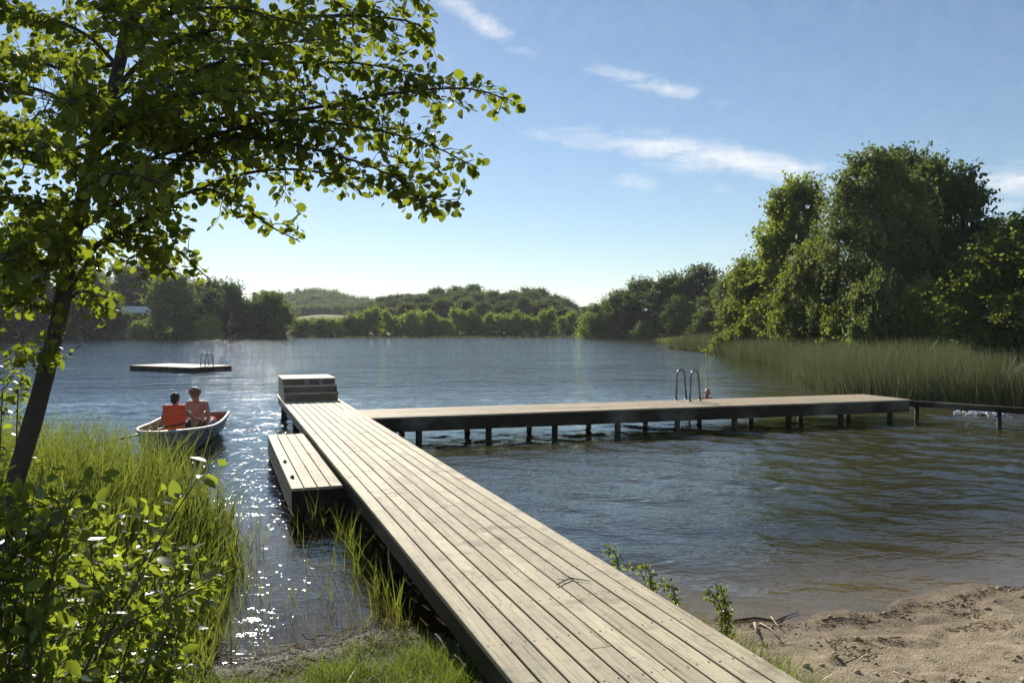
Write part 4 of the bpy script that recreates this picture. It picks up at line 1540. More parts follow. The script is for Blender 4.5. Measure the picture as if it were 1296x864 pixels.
# green shoots standing in the shallow inlet
x, y = scatter(7500, -3.8, 0.6, 5.2, 11.5, lambda x, y, d: (d < 0.05) & (lat(x, y) < JL - 0.02) & (vnoise(x * 2.3, y * 2.3) + 0.9 * np.exp(-np.maximum(-d, 0) / 0.7) + 0.30 * np.exp(-(JL - lat(x, y)) / 0.12) - 0.25 * (y > 9) > gr.uniform(0.05, 1.0, len(x))))
k = len(x)
b = np.stack([x, y, np.full(k, -0.12)], 1)
g1 = blades(gr, b, gr.uniform(0.2, 0.55, k), gr.uniform(0.004, 0.010, k), 0.22, 0.4)
cl = np.repeat(np.array([(l_, s_) for l_, s_ in ((JL - 0.10, 8.6), (JL - 0.14, 9.1), (JL - 0.30, 9.5), (JL - 0.09, 8.1), (JL - 0.2, 7.6), (JL - 0.42, 9.55), (JL - 0.08, 7.0), (JL - 0.12, 6.5), (JL - 0.06, 6.2))]), 14, 0)
cl = cl + gr.normal(0, 0.06, cl.shape)
cb = cl[:, :1] * NV[None, :] + cl[:, 1:] * U[None, :]
cb[:, 2] = -0.1
cb = cb[cl[:, 0] < JL - 0.01]
g2 = blades(gr, cb, gr.uniform(0.25, 0.60, len(cb)), gr.uniform(0.007, 0.013, len(cb)), 0.16, 0.3)
v, f, r = merge(g1, g2)
tag(link('water_grass', fast_mesh('water_grass', v, f, r), G_tall), kind='stuff', label='thin green shoots standing in the shallow water left of the jetty')


def litter(rng, x, y, z, ln, w, up=0.02, az0=None):
    """strips of dead reed lying nearly flat"""
    n = len(x)
    az = rng.uniform(0, 6.28, n) if az0 is None else az0 + rng.normal(0, 0.5, n)
    d = np.stack([np.cos(az), np.sin(az), rng.normal(0, 0.10, n)], 1)
    s = np.stack([-np.sin(az), np.cos(az), rng.normal(0, 0.35, n)], 1)
    c = np.stack([x, y, z + np.abs(rng.normal(0, up, n))], 1)
    bend = rng.normal(0, 0.10, n)[:, None]
    vs = []
    for k in range(4):
        q = (k / 3 - 0.5)
        p = c + d * (ln * q)[:, None] + s * (ln[:, None] * bend * (q * q * 4))
        ww = (w * (1 - 0.5 * abs(q)))[:, None] * 0.5
        vs += [p - s * ww, p + s * ww]
    v = np.stack(vs, 1).reshape(-1, 3)
    b = (np.arange(n) * 8)[:, None]
    f = np.concatenate([b + np.array([[2 * k, 2 * k + 1, 2 * k + 3, 2 * k + 2]]) for k in range(3)], 1).reshape(-1, 4)
    return v, f, np.repeat(rng.random(n), 3)


x, y = scatter(13000, -4.2, 0.4, 5.0, 10.5, lambda x, y, d: (d < 0.25) & (lat(x, y) < JL - 0.1) & (np.exp(-np.maximum(-d, 0) / 0.45) + 0.5 * vnoise(x * 1.9 + 5, y * 1.9) + 0.35 * np.clip(1 - np.abs(x + 2.3) / 0.8, 0, 1) > gr.uniform(0.25, 1.4, len(x))))
z = np.maximum(ground_z(x, y, False), 0.0) + 0.004
v, f, r = litter(gr, x, y, z, gr.uniform(0.012, 0.11, len(x)) ** 1.15, gr.uniform(0.0015, 0.004, len(x)), 0.006)
tag(link('reed_litter', fast_mesh('reed_litter', v, f, r), G_dry), kind='stuff', label='pale dead reed pieces floating in the shallow inlet')
x, y = scatter(9000, -2.4, 0.6, 4.9, 6.9, lambda x, y, d: (d > -0.25) & (d < 0.42) & (lat(x, y) < JL + 0.05) & (gr.random(len(x)) < 0.5))
z = np.maximum(ground_z(x, y, False), 0.0) + 0.004
v1_, = (litter(gr, x, y, z, gr.uniform(0.04, 0.22, len(x)), gr.uniform(0.003, 0.008, len(x)), 0.018),)
x, y = scatter(30000, 1.2, 6.5, 4.4, 8.6, lambda x, y, d: (lat(x, y) > JR + 0.05) & (((np.abs(d - 0.18 - 0.25 * vnoise(x * 3, x * 0)) < 0.10) & (gr.random(len(x)) < 0.55)) | ((d > 0) & (vnoise(x * 3.3 + 40, y * 4.2) > 0.27) & (gr.random(len(x)) < 0.6))))
z = ground_z(x, y, True) + 0.002
v2_ = litter(gr, x, y, z, gr.uniform(0.02, 0.11, len(x)), gr.uniform(0.003, 0.010, len(x)), 0.008)
v, f, r = merge(v1_, v2_)
tag(link('washed_up_weed', fast_mesh('washed_up_weed', v, f, r), G_brown), kind='stuff', label='brown washed-up weed and scraps along the waterline')

# clods of dug sand on the beach
x, y = scatter(2600, 1.9, 6.5, 4.3, 8.2, lambda x, y, d: (d > 0.08) & (vnoise(x * 2.6 + 3, y * 2.6) > 0.05) & (lat(x, y) > JR + 0.35))
mb = MB()
for q in range(min(420, len(x))):
    s_ = abs(random.gauss(0, 0.009)) + 0.004
    mb.ball((x[q], y[q], float(ground_z(x[q:q + 1], y[q:q + 1])[0]) + s_ * 0.3), (s_ * random.uniform(0.8, 1.5), s_, s_ * 0.75), 6, 4)
M_sandc = plain('sand clod', (0.36, 0.29, 0.19), 0.95, 0, 0.5, 30)
tag(mb.build('sand_clods', M_sandc), kind='stuff', label='loose sand clods on the little beach')
M_clod = plain('dark wet clod', (0.05, 0.04, 0.025), 0.8, 0, 0.5, 14, 0.02)

# sticks on the sand and on the deck
M_stick = plain('bleached stick', (0.30, 0.24, 0.16), 0.8, 0, 0.3, 20)
M_stickd = plain('dark stick', (0.09, 0.065, 0.04), 0.8, 0, 0.3, 20)


def stick(pts_px, r, mat, label, lift=0.012, fork=None):
    pts = []
    for a_, b_ in pts_px:
        p = P(a_, b_, 0.08)
        for _ in range(3):
            p = P(a_, b_, float(ground_z(p[:1], p[1:2])[0]))
        pts.append((p[0], p[1], p[2] + lift))
    o = Vector(pts[0])
    e = tag(MBtube([Vector(p) - o for p in pts], r, mat, fork and [Vector(P(*q, pts[0][2])) - o for q in fork]), label, 'stick')
    e.location = o
    return e


def MBtube(pts, r, mat, fork=None):
    mb = MB()
    n = len(pts)
    mb.tube(pts, [r * (1 - 0.5 * k / (n - 1)) for k in range(n)], 7)
    if fork:
        mb.tube(fork, [r * 0.6] * (len(fork) - 1) + [r * 0.3], 6)
    return mb.build('stick', mat)


stick([(928, 787), (955, 783), (982, 787), (1000, 779), (1010, 777)], 0.011, M_stickd, 'long dark bent driftwood stick along the edge of the sand by the water')
stick([(1042, 786), (1066, 783), (1094, 788)], 0.008, M_stickd, 'short dark stick at the waterline right of the bent driftwood')
stick([(962, 791), (975, 798), (987, 812)], 0.007, M_stick, 'pale thin stick lying on the sand near the jetty grass', 0.02)
stick([(976, 783), (983, 793), (990, 799)], 0.006, M_stick, 'short pale twig leaning against the driftwood on the sand', 0.02)
stick([(955, 793), (958, 806)], 0.012, M_stick, 'stubby pale stick end beside the jetty grass on the sand', 0.03)
stick([(1070, 842), (1085, 836), (1100, 824)], 0.005, M_stickd, 'thin dark twig in the middle of the sand', 0.02)
stick([(1130, 852), (1150, 860), (1168, 866)], 0.006, M_stick, 'pale curved stick at the bottom edge of the sand', 0.015)
mb = MB()
tpz = ZD + 0.012
pq = [P(a_, b_, tpz) for a_, b_ in ((704, 740), (713, 735), (722, 731), (735, 733), (748, 735))]
o0 = Vector(pq[0])
mb.tube([Vector(p) - o0 for p in pq], [0.004, 0.005, 0.005, 0.004, 0.002], 6)
mb.tube([Vector(P(722, 731, tpz)) - o0, Vector(P(711, 725, tpz)) - o0], [0.004, 0.002], 5)
mb.tube([Vector(P(716, 734, tpz)) - o0, Vector(P(704, 732, tpz)) - o0], [0.004, 0.002], 5)
o = tag(mb.build('twig', M_stickd), 'small forked dark twig lying on the jetty boards', 'twig')
o.location = o0

# reed bed on the right
RF = [P(846, 440.5), P(900, 446), P(955, 455), P(1008, 466), P(1022, 486), P(1060, 496), P(1150, 506), P(1240, 511), P(1330, 515), P(1420, 519)]
RF = np.array(RF)[:, :2]
seg = np.hypot(*np.diff(RF, axis=0).T)
wgt = seg / (0.5 * (RF[:-1, 1] + RF[1:, 1])) * 1.0
n = 24000
i = gr.choice(len(seg), n, p=wgt / wgt.sum())
s = gr.random(n)[:, None]
p = RF[i] * (1 - s) + RF[i + 1] * s
tang = unit(RF[i + 1] - RF[i])
outw = np.stack([-tang[:, 1], tang[:, 0]], 1)
outw = np.where((outw[:, :1] * 1.0 + outw[:, 1:] * 0.4) > 0, outw, -outw)
back = gr.random(n) ** 1.4 * np.clip(5.5 * p[:, 1] / 30, 4, 7)
back = back - 0.35 * np.abs(gr.normal(0, 1, n)) * (gr.random(n) < 0.25)
p = p + outw * back[:, None]
zb = np.maximum(ground_z(p[:, 0], p[:, 1], False), -0.4)
hh = (1.78 - 0.35 * np.exp(-np.maximum(back, 0) / 0.6)) * gr.uniform(0.72, 1.06, n) * (1 + 0.12 * fbm(p[:, 0] * 0.5, p[:, 1] * 0.5, 2)) - zb * 0.6
scale = np.clip(p[:, 1] / 26, 1, 3.2)
v1_ = blades(gr, np.stack([p[:, 0], p[:, 1], zb], 1), hh, gr.uniform(0.012, 0.026, n) * scale, 0.11, 0.16, 3, rad(200) + gr.normal(0, 1.2, n))
nb_ = 800                                             # bent and broken ones at the front
i = gr.choice(len(seg), nb_, p=wgt / wgt.sum())
s = gr.random(nb_)[:, None]
q = RF[i] * (1 - s) + RF[i + 1] * s
v2_ = blades(gr, np.stack([q[:, 0], q[:, 1], np.full(nb_, -0.1)], 1), gr.uniform(0.6, 1.3, nb_), gr.uniform(0.014, 0.024, nb_) * np.clip(q[:, 1] / 26, 1, 2.5), 0.6, 0.5, 3, rad(215) + gr.normal(0, 0.9, nb_))
v2_ = (v2_[0], v2_[1], np.clip(v2_[2] + 0.6, 0, 1))
v, f, r = merge(v1_, v2_)
tag(link('reed_bed', fast_mesh('reed_bed', v, f, r), G_reed), kind='stuff', label='dense grey-green reed bed along the right shore')
# low waterside growth in the middle distance
x, y = [], []
for a_, b_, n_ in (((-44, 162), (14, 164.5), 1500), ((14, 165), (25, 134), 1800), ((25, 134), (21.5, 90), 1500), ((-78, 147), (-44, 161), 900)):
    s = gr.random(n_)
    x.append(a_[0] + (b_[0] - a_[0]) * s + gr.normal(0, 0.8, n_))
    y.append(a_[1] + (b_[1] - a_[1]) * s + gr.normal(0, 0.9, n_) + 0.6)
x, y = np.concatenate(x), np.concatenate(y)
v, f, r = blades(gr, np.stack([x, y, np.maximum(ground_z(x, y, False), -0.3)], 1), gr.uniform(0.25, 0.8, len(x)), gr.uniform(0.06, 0.12, len(x)), 0.3, 0.3)
tag(link('shore_sedge', fast_mesh('shore_sedge', v, f, r), G_tall), kind='stuff', label='low green sedge fringing the distant waterline')


# ------------------------------------------------------------------ real leaves for the near plants
def leaf_blades(rng, pos, axis, nrm, size, wide=0.9, tip=0.55):
    """folded leaf with a midrib: two five-cornered halves, each split into quads"""
    n = len(pos)
    a = unit(axis)
    nrm = unit(nrm - a * (nrm * a).sum(1, keepdims=True))
    b = np.cross(nrm, a)
    s = size[:, None]
    fold = rng.uniform(0.05, 0.45, (n, 1))
    curl = rng.normal(0.0, 0.16, (n, 1))
    us = (0.0, 0.30, 0.68, 1.0)
    ws = (0.03, 0.46 * wide, 0.47 * wide, 0.12 * tip * 2 * wide)
    vs = []
    for u_, w_ in zip(us, ws):
        c = pos + a * s * u_ - nrm * s * curl * u_ * u_
        jl_ = rng.uniform(0.85, 1.15, (n, 1))
        vs += [c - b * s * w_ * jl_ + nrm * s * w_ * fold, c, c + b * s * w_ * jl_ + nrm * s * w_ * fold]
    v = np.stack(vs, 1).reshape(-1, 3)
    base = (np.arange(n) * 12)[:, None]
    q = []
    for k in range(3):
        q += [base + np.array([[3 * k, 3 * k + 1, 3 * k + 4, 3 * k + 3]]), base + np.array([[3 * k + 1, 3 * k + 2, 3 * k + 5, 3 * k + 4]])]
    f = np.concatenate(q, 1).reshape(-1, 4)
    return v, f, np.repeat(rng.random(n), 6)


def smooth_path(pts, n):
    """Catmull-Rom through 3-D points"""
    p = np.array(pts, float)
    p = np.vstack([2 * p[0] - p[1], p, 2 * p[-1] - p[-2]])
    out = []
    m = len(p) - 3
    for k in range(n):
        t_ = k / (n - 1) * m
        i = min(m - 1, int(t_))
        t_ -= i
        a_, b_, c_, d_ = p[i], p[i + 1], p[i + 2], p[i + 3]
        out.append(0.5 * ((2 * b_) + (c_ - a_) * t_ + (2 * a_ - 5 * b_ + 4 * c_ - d_) * t_ ** 2 + (3 * b_ - a_ - 3 * c_ + d_) * t_ ** 3))
    return np.array(out)


def grow(rng, path, step, tl, leaf, start=0.15, droop=0.25, per=(6, 11), outv=None, spread=1.0):
    """twigs along a branch and leaves along the twigs; returns twig polylines and leaf arrays"""
    tw, lp, la, ln_, ls = [], [], [], [], []
    segl = np.linalg.norm(np.diff(path, axis=0), axis=1)
    cum = np.concatenate([[0], np.cumsum(segl)])
    tot = cum[-1]
    s = tot * start
    while s < tot:
        i = min(len(path) - 2, int(np.searchsorted(cum, s) - 1))
        i = max(i, 0)
        q = path[i] + (path[i + 1] - path[i]) * ((s - cum[i]) / max(segl[i], 1e-6))
        td = unit(path[i + 1] - path[i])
        d = unit(td * rng.uniform(0.3, 1.0) + rng.normal(size=3) * 0.75 * spread + np.array([0, 0, -droop]))
        L = tl * rng.uniform(0.45, 1.15) * (1 - 0.35 * s / tot)
        pts = [q]
        nseg = 5
        for k in range(nseg):
            d = unit(d + rng.normal(size=3) * 0.18 + np.array([0, 0, -droop * 0.25]))
            pts.append(pts[-1] + d * L / nseg)
        pts = np.array(pts)
        tw.append(pts)
        nl = int(rng.integers(per[0], per[1] + 1) * L / tl) + 2
        for k in range(nl):
            u_ = (k + rng.uniform(0.2, 0.8)) / nl * nseg
            j = min(nseg - 1, int(u_))
            c = pts[j] + (pts[j + 1] - pts[j]) * (u_ - j)
            dd = unit(pts[j + 1] - pts[j])
            side = unit(np.cross(dd, rng.normal(size=3)))
            ax = unit(side * 0.9 + dd * 0.5 + np.array([0, 0, -0.35]) + rng.normal(size=3) * 0.25)
            lp.append(c + ax * 0.015)
            la.append(ax)
            ln_.append(np.array([0, 0, 1.0]) + rng.normal(size=3) * 0.65)
            ls.append(leaf * min(1.5, max(0.45, rng.lognormal(-0.1, 0.28))))
        s += step * rng.uniform(0.6, 1.4)
    return tw, np.array(lp), np.array(la), np.array(ln_), np.array(ls)


# --- the leaning alder at the left, close to the camera
L_near = foliage('alder leaves overhead', (0.022, 0.031, 0.009), (0.070, 0.082, 0.018), (2.5, 2.8, 0.34), 0.45, 0.03, 0.35, 1.2)
M_bark2 = plain('mossy grey bark', (0.062, 0.050, 0.035), 0.9, 0, 0.65, 11, 0.02)
ar = np.random.default_rng(77)
tr_px = [(-55, 900, 5.0), (-25, 780, 5.0), (6, 655, 5.0), (48, 510, 5.05), (74, 405, 5.1), (92, 310, 5.15), (118, 195, 5.2), (148, 95, 5.3), (166, 0, 5.4), (182, -130, 5.5), (200, -280, 5.6)]
tpath = smooth_path([D(*p) for p in tr_px], 40)
foot = Vector((tpath[0][0], tpath[0][1], gz(tpath[0][0], tpath[0][1]) - 0.1))
alder = tag(empty('alder_tree', foot), 'near leaning alder with mottled trunk, its leafy branches hanging over the top left', 'tree')
OFF = np.array(foot)
mb = MB()
rads = np.interp(np.arange(40), [0, 4, 12, 20, 30, 39], [0.080, 0.063, 0.052, 0.046, 0.036, 0.023]) * (1 + ar.normal(0, 0.03, 40))
mb.tube(tpath - OFF, list(rads), 14)
mb.build('trunk', M_bark2, alder)
br = [
    ([(116, 215, 5.2), (150, 185, 5.15), (200, 163, 5.1), (300, 148, 5.0), (400, 136, 5.0), (500, 118, 4.95), (590, 112, 4.9), (648, 128, 4.9)], 0.022, 1.0),
    ([(108, 250, 5.2), (150, 222, 5.0), (195, 200, 4.9), (270, 172, 4.8), (350, 152, 4.8), (450, 160, 4.8), (540, 182, 4.8), (606, 214, 4.8)], 0.020, 1.0),
    ([(100, 290, 5.15), (130, 270, 5.0), (184, 234, 4.9), (239, 195, 4.8), (320, 175, 4.8), (420, 195, 4.75), (500, 225, 4.75), (545, 268, 4.7)], 0.022, 1.0),
    ([(98, 330, 5.1), (130, 305, 5.0), (175, 281, 4.9), (245, 241, 4.8), (290, 250, 4.75), (340, 285, 4.7), (380, 306, 4.7)], 0.019, 0.85),
    ([(245, 241, 4.8), (300, 222, 4.8), (360, 214, 4.8), (430, 222, 4.8), (500, 240, 4.8), (585, 258, 4.75)], 0.012, 0.7),
    ([(150, 296, 4.95), (190, 300, 4.9), (225, 318, 4.85), (250, 340, 4.8), (264, 352, 4.8)], 0.010, 0.8),
    ([(80, 372, 5.1), (104, 345, 5.1), (116, 318, 5.1), (150, 305, 4.9), (190, 325, 4.8), (232, 350, 4.7)], 0.013, 0.4),
    ([(82, 385, 5.1), (100, 370, 5.2), (118, 372, 5.3), (130, 390, 5.4)], 0.010, 1.0),
    ([(140, 120, 5.25), (190, 70, 5.2), (260, 40, 5.1), (350, 25, 5.0), (440, 20, 5.0), (520, 28, 4.95), (552, 52, 4.9)], 0.020, 1.0),
    ([(136, 130, 5.25), (190, 100, 5.1), (280, 85, 5.0), (360, 80, 5.0), (450, 80, 5.0), (540, 96, 4.95)], 0.018, 1.0),
    ([(160, 30, 5.4), (230, -30, 5.3), (330, -50, 5.2), (430, -40, 5.1), (510, -20, 5.0), (540, 8, 5.0)], 0.02, 1.0),
    ([(125, 170, 5.25), (85, 130, 5.3), (30, 108, 5.4), (-40, 95, 5.5)], 0.018, 1.1),
    ([(112, 220, 5.2), (75, 200, 5.1), (20, 190, 5.0), (-50, 185, 5.0)], 0.016, 1.1),
    ([(100, 290, 5.1), (70, 265, 4.9), (20, 250, 4.8), (-40, 250, 4.8)], 0.016, 1.1),
    ([(90, 335, 5.1), (62, 330, 4.9), (20, 335, 4.7), (-30, 350, 4.6)], 0.014, 1.0),
    ([(84, 380, 5.1), (60, 390, 5.0), (20, 385, 4.9), (-20, 395, 4.8)], 0.011, 0.7),
    ([(150, 85, 5.3), (110, 45, 5.4), (50, 20, 5.5), (-30, 10, 5.6)], 0.016, 1.1),
    ([(120, 190, 5.2), (170, 150, 4.7), (240, 120, 4.3), (310, 115, 4.0)], 0.016, 0.8),
    ([(125, 170, 5.2), (120, 140, 4.6), (110, 120, 4.0), (90, 130, 3.5)], 0.014, 0.7),
    ([(110, 240, 5.2), (130, 225, 4.6), (160, 220, 4.1), (205, 232, 3.7)], 0.013, 0.6),
    ([(155, 60, 5.3), (210, 20, 4.9), (290, 10, 4.6), (380, 30, 4.4)], 0.016, 0.9),
    ([(170, -40, 5.4), (250, -110, 5.4), (360, -140, 5.3), (460, -120, 5.2)], 0.02, 0.8),
    ([(170, -30, 5.4), (100, -60, 5.5), (10, -70, 5.6)], 0.018, 0.8),
    ([(180, -120, 5.5), (300, -60, 5.9), (420, 0, 6.2), (500, 55, 6.3)], 0.018, 0.9),
    ([(118, 195, 5.2), (210, 125, 5.7), (320, 110, 6.1), (430, 140, 6.3), (500, 165, 6.3)], 0.018, 0.9),
    ([(150, 60, 5.4), (210, 70, 6.4), (300, 60, 7.2), (400, 70, 7.6)], 0.018, 0.9),
    ([(140, 110, 5.4), (180, 160, 6.2), (260, 180, 7.0), (350, 190, 7.4)], 0.016, 0.9),
    ([(150, 80, 5.4), (90, 90, 6.2), (20, 70, 6.8), (-60, 60, 7.2)], 0.018, 1.1),
    ([(120, 180, 5.3), (70, 190, 6.0), (10, 160, 6.6), (-60, 150, 7.0)], 0.016, 1.1),
    ([(100, 290, 5.2), (60, 290, 5.8), (10, 300, 6.2), (-50, 310, 6.4)], 0.014, 1.1),
    ([(160, 20, 5.4), (210, 0, 6.2), (290, 10, 7.0), (390, 40, 7.4), (470, 60, 7.6)], 0.018, 1.0),
    ([(170, -50, 5.5), (150, -60, 5.0), (140, -10, 4.4), (170, 40, 4.0)], 0.014, 0.8),
    ([(130, 150, 5.2), (180, 130, 4.8), (250, 90, 4.5), (330, 60, 4.3), (400, 50, 4.2)], 0.014, 0.8),
    ([(115, 220, 5.2), (170, 200, 4.9), (260, 205, 4.7), (330, 200, 4.6)], 0.012, 0.8),
    ([(95, 310, 5.1), (60, 300, 4.6), (30, 310, 4.2), (0, 330, 4.0)], 0.012, 0.8),
    ([(74, 420, 5.1), (62, 440, 4.9), (50, 452, 4.8), (68, 470, 4.7)], 0.008, 0.5),
]
LP, LA, LN, LS = [], [], [], []
LIMX = [-100, 60, 100, 140, 200, 240, 275, 300, 340, 385, 400, 470, 550, 585, 600, 640, 662, 670]
LIMY = [480, 470, 440, 395, 345, 350, 350, 270, 285, 305, 240, 255, 282, 262, 220, 165, 145, -999]


def outside(p):
    x_, y_ = 648 + F * p[0] / p[1], 412 - F * (p[2] - CAM_H) / p[1]
    return y_ > np.interp(x_, LIMX, LIMY) or (x_ > 548 and y_ < 55 + (x_ - 548) * 0.62)


for pts, r0, dens in br:
    path = smooth_path([D(*p) for p in pts], 22)
    mb = MB()
    mb.tube(path - OFF, list(np.linspace(r0, 0.003, 22)), 7)
    dens *= 1.45 if np.mean([p[0] for p in pts]) < 215 else 1.0
    tw, lp, la, ln_, ls = grow(ar, path, 0.028 / dens, 0.34, 0.051, start=0.10 if r0 < 0.015 else 0.16, droop=0.12, per=(8, 12))
    for q in tw:
        if outside(q[-1]) or outside(q[3]):
            continue
        mb.tube(q - OFF, [0.0035, 0.003, 0.0025, 0.002, 0.0017, 0.0012], 4, cap=False)
    mb.build('branch', M_bark2, alder)
    LP.append(lp)
    LA.append(la)
    LN.append(ln_)
    LS.append(ls)
LP, LA, LN, LS = map(np.concatenate, (LP, LA, LN, LS))
# leaves may not hang far beyond the outline of the crown
pxs = 648 + F * LP[:, 0] / LP[:, 1]
pys = 412 - F * (LP[:, 2] - CAM_H) / LP[:, 1]
lim = np.interp(pxs, LIMX, LIMY)
ok_ = (pys < lim + ar.normal(0, 5, len(pys))) & ~((pxs > 548) & (pys < 60 + (pxs - 548) * 0.62 + ar.normal(0, 5, len(pys))))
gap = (np.hypot((pxs - 68) / 24, (pys - 112) / 30) < 1) | (np.hypot((pxs - 140) / 14, (pys - 190) / 16) < 1) | (np.hypot((pxs - 205) / 26, (pys - 200) / 9) < 0.9)
ok_ &= ~(gap & (ar.random(len(pys)) < 0.93))
LP, LA, LN, LS = LP[ok_], LA[ok_], LN[ok_], LS[ok_]
print('alder leaves', len(LP))
v, f, r = leaf_blades(ar, LP - OFF, LA, LN, LS, 0.92, 0.8)
link('crown', fast_mesh('alder_crown', v, f, r), L_near, alder)

# --- leafy bushes in the left foreground
L_shrub = foliage('foreground shrub leaves', (0.020, 0.032, 0.009), (0.075, 0.095, 0.022), (2.9, 3.1, 0.40), 0.5, 0.035, 0.36, 2)
M_stem = plain('brown green stem', (0.07, 0.06, 0.03), 0.7, 0, 0.3, 30)


def shrub(stems, leaf, step, tl, label, per=(5, 8), wide=0.54, droop=0.02, spread=0.8, r0=0.007, start=0.15):
    p0 = D(*stems[0][0])
    foot_ = np.array([p0[0], p0[1], gz(p0[0], p0[1]) - 0.03])
    e = tag(empty('leafy_shrub', foot_), label, 'shrub', 'leafy shrubs on the left bank')
    A_ = [[], [], [], []]
    for pts in stems:
        q = [D(*p) for p in pts]
        q[0] = np.array([q[0][0], q[0][1], gz(q[0][0], q[0][1]) - 0.03])
        path = smooth_path(q, 16)
        mb = MB()
        mb.tube(path - foot_, list(np.linspace(r0, 0.002, 16)), 6)
        tw, lp, la, ln_, ls = grow(ar, path, step, tl, leaf, start=start, droop=droop, per=per, spread=spread)
        for t_ in tw:
            mb.tube(t_ - foot_, [0.0022, 0.002, 0.0018, 0.0015, 0.0012, 0.001], 4, cap=False)
        mb.build('stem', M_stem, e)
        for k_, arr in enumerate((lp, la, ln_, ls)):
            A_[k_].append(arr)
    lp, la, ln_, ls = map(np.concatenate, A_)
    v, f, r = leaf_blades(ar, lp - foot_, la, ln_, ls, wide, 0.35)
    link('leaves', fast_mesh('shrub_leaves', v, f, r), L_shrub, e)


shrub([[(60, 1000, 3.3), (120, 850, 3.4), (185, 715, 3.5), (235, 628, 3.55), (268, 582, 3.6)]], 0.066, 0.085, 0.10, 'single arching shoot with large pale leaves rising nearest the rowing boat', (3, 4), 0.58, start=0.45)
shrub([[(30, 1000, 3.0), (110, 840, 3.2), (200, 770, 3.4), (260, 738, 3.5), (308, 716, 3.6)]], 0.060, 0.085, 0.10, 'low shoot with heart-shaped leaves reaching right over the glittering water', (3, 4), 0.72, start=0.45)
shrub([[(20 + 28 * k, 1010, 3.0 + 0.10 * k), (24 + 30 * k, 880, 3.1 + 0.1 * k), (34 + 34 * k + 8 * (k % 3), 770, 3.2 + 0.1 * k), (40 + 36 * k, 690 - 22 * (k % 3) + 8 * k, 3.3 + 0.1 * k)] for k in range(7)], 0.056, 0.021, 0.22, 'dense leafy bush filling the bottom left in front of the tall grass', (5, 8))
shrub([[(-40 + 22 * k, 1020, 2.5 + 0.05 * k), (-30 + 20 * k, 880, 2.6), (-16 + 20 * k, 740, 2.7), (-4 + 24 * k, 620 + 20 * (k % 2), 2.8)] for k in range(5)], 0.056, 0.022, 0.22, 'shaded leafy bush at the left edge in front of the alder trunk', (5, 8))
shrub([[(0 + 34 * k, 1000, 4.0), (14 + 34 * k, 860, 4.1), (26 + 34 * k, 740, 4.2), (36 + 30 * k, 660 - 20 * (k % 2), 4.3)] for k in range(6)], 0.066, 0.045, 0.22, 'mid green bush between the dense bush and the tall grass', (5, 8))
shrub([[(-30 + 20 * k, 560, 6.0), (-18 + 20 * k, 520, 6.1), (-8 + 16 * k, 490, 6.2), (4 + 14 * k, 465 + 10 * (k % 2), 6.2)] for k in range(3)], 0.06, 0.05, 0.22, 'bush behind the alder trunk at the left edge beside the lake', (5, 8))
# weeds at the right edge of the jetty
for k, (pa, n_, lab) in enumerate((((905, 768), 5, 'tallest sprig of weed at the right jetty edge by the sand'), ((812, 728), 4, 'low leafy weed growing over the right jetty edge'), ((775, 706), 2, 'tiny weed tuft furthest out on the right jetty edge'), ((848, 748), 2, 'small weed between the two larger weeds on the right jetty edge'))):
    b = P(pa[0], pa[1], 0.45)
    sh = []
    for q in range(n_):
        dx, dy = ar.normal(0, 8), ar.uniform(12, 32) * (0.9 if k == 0 else 0.5)
        sh.append([(pa[0] + 10 + q * 4, pa[1] + 14, b[1]), (pa[0] + 4 + q * 3 + dx * 0.4, pa[1], b[1] + 0.02), (pa[0] - 14 + q * 7 + dx, pa[1] - dy, b[1] + 0.05)])
    shrub(sh, 0.030, 0.025, 0.05, lab, (3, 5), 0.6, r0=0.003)

# ------------------------------------------------------------------ sky, sun, haze
SUN_AZ, SUN_EL = rad(-19.3), rad(25.5)
w = bpy.data.worlds.new('World')
S.world = w
w.use_nodes = True
nt = w.node_tree
nt.nodes.clear()


class WN(NT):
    def __init__(self, tree):
        self.t = tree


q = WN(nt)
out = nt.nodes.new('ShaderNodeOutputWorld')
bgd = nt.nodes.new('ShaderNodeBackground')
sky = nt.nodes.new('ShaderNodeTexSky')
sky.sky_type = 'NISHITA'
sky.sun_disc = False
sky.sun_elevation = SUN_EL
sky.sun_rotation = SUN_AZ
sky.altitude = 50
sky.air_density = 1.0
sky.dust_density = 0.06
sky.ozone_density = 3.2
vec = q.coord('Generated')
sep = q.n('SeparateXYZ', None, Vector=vec).outputs
yc = q.math('MAXIMUM', sep[1], 0.02)
u = q.math('DIVIDE', sep[0], yc)
vv = q.math('DIVIDE', sep[2], yc)
uv = q.n('CombineXYZ', None, X=u, Y=vv, Z=0.0).outputs[0]
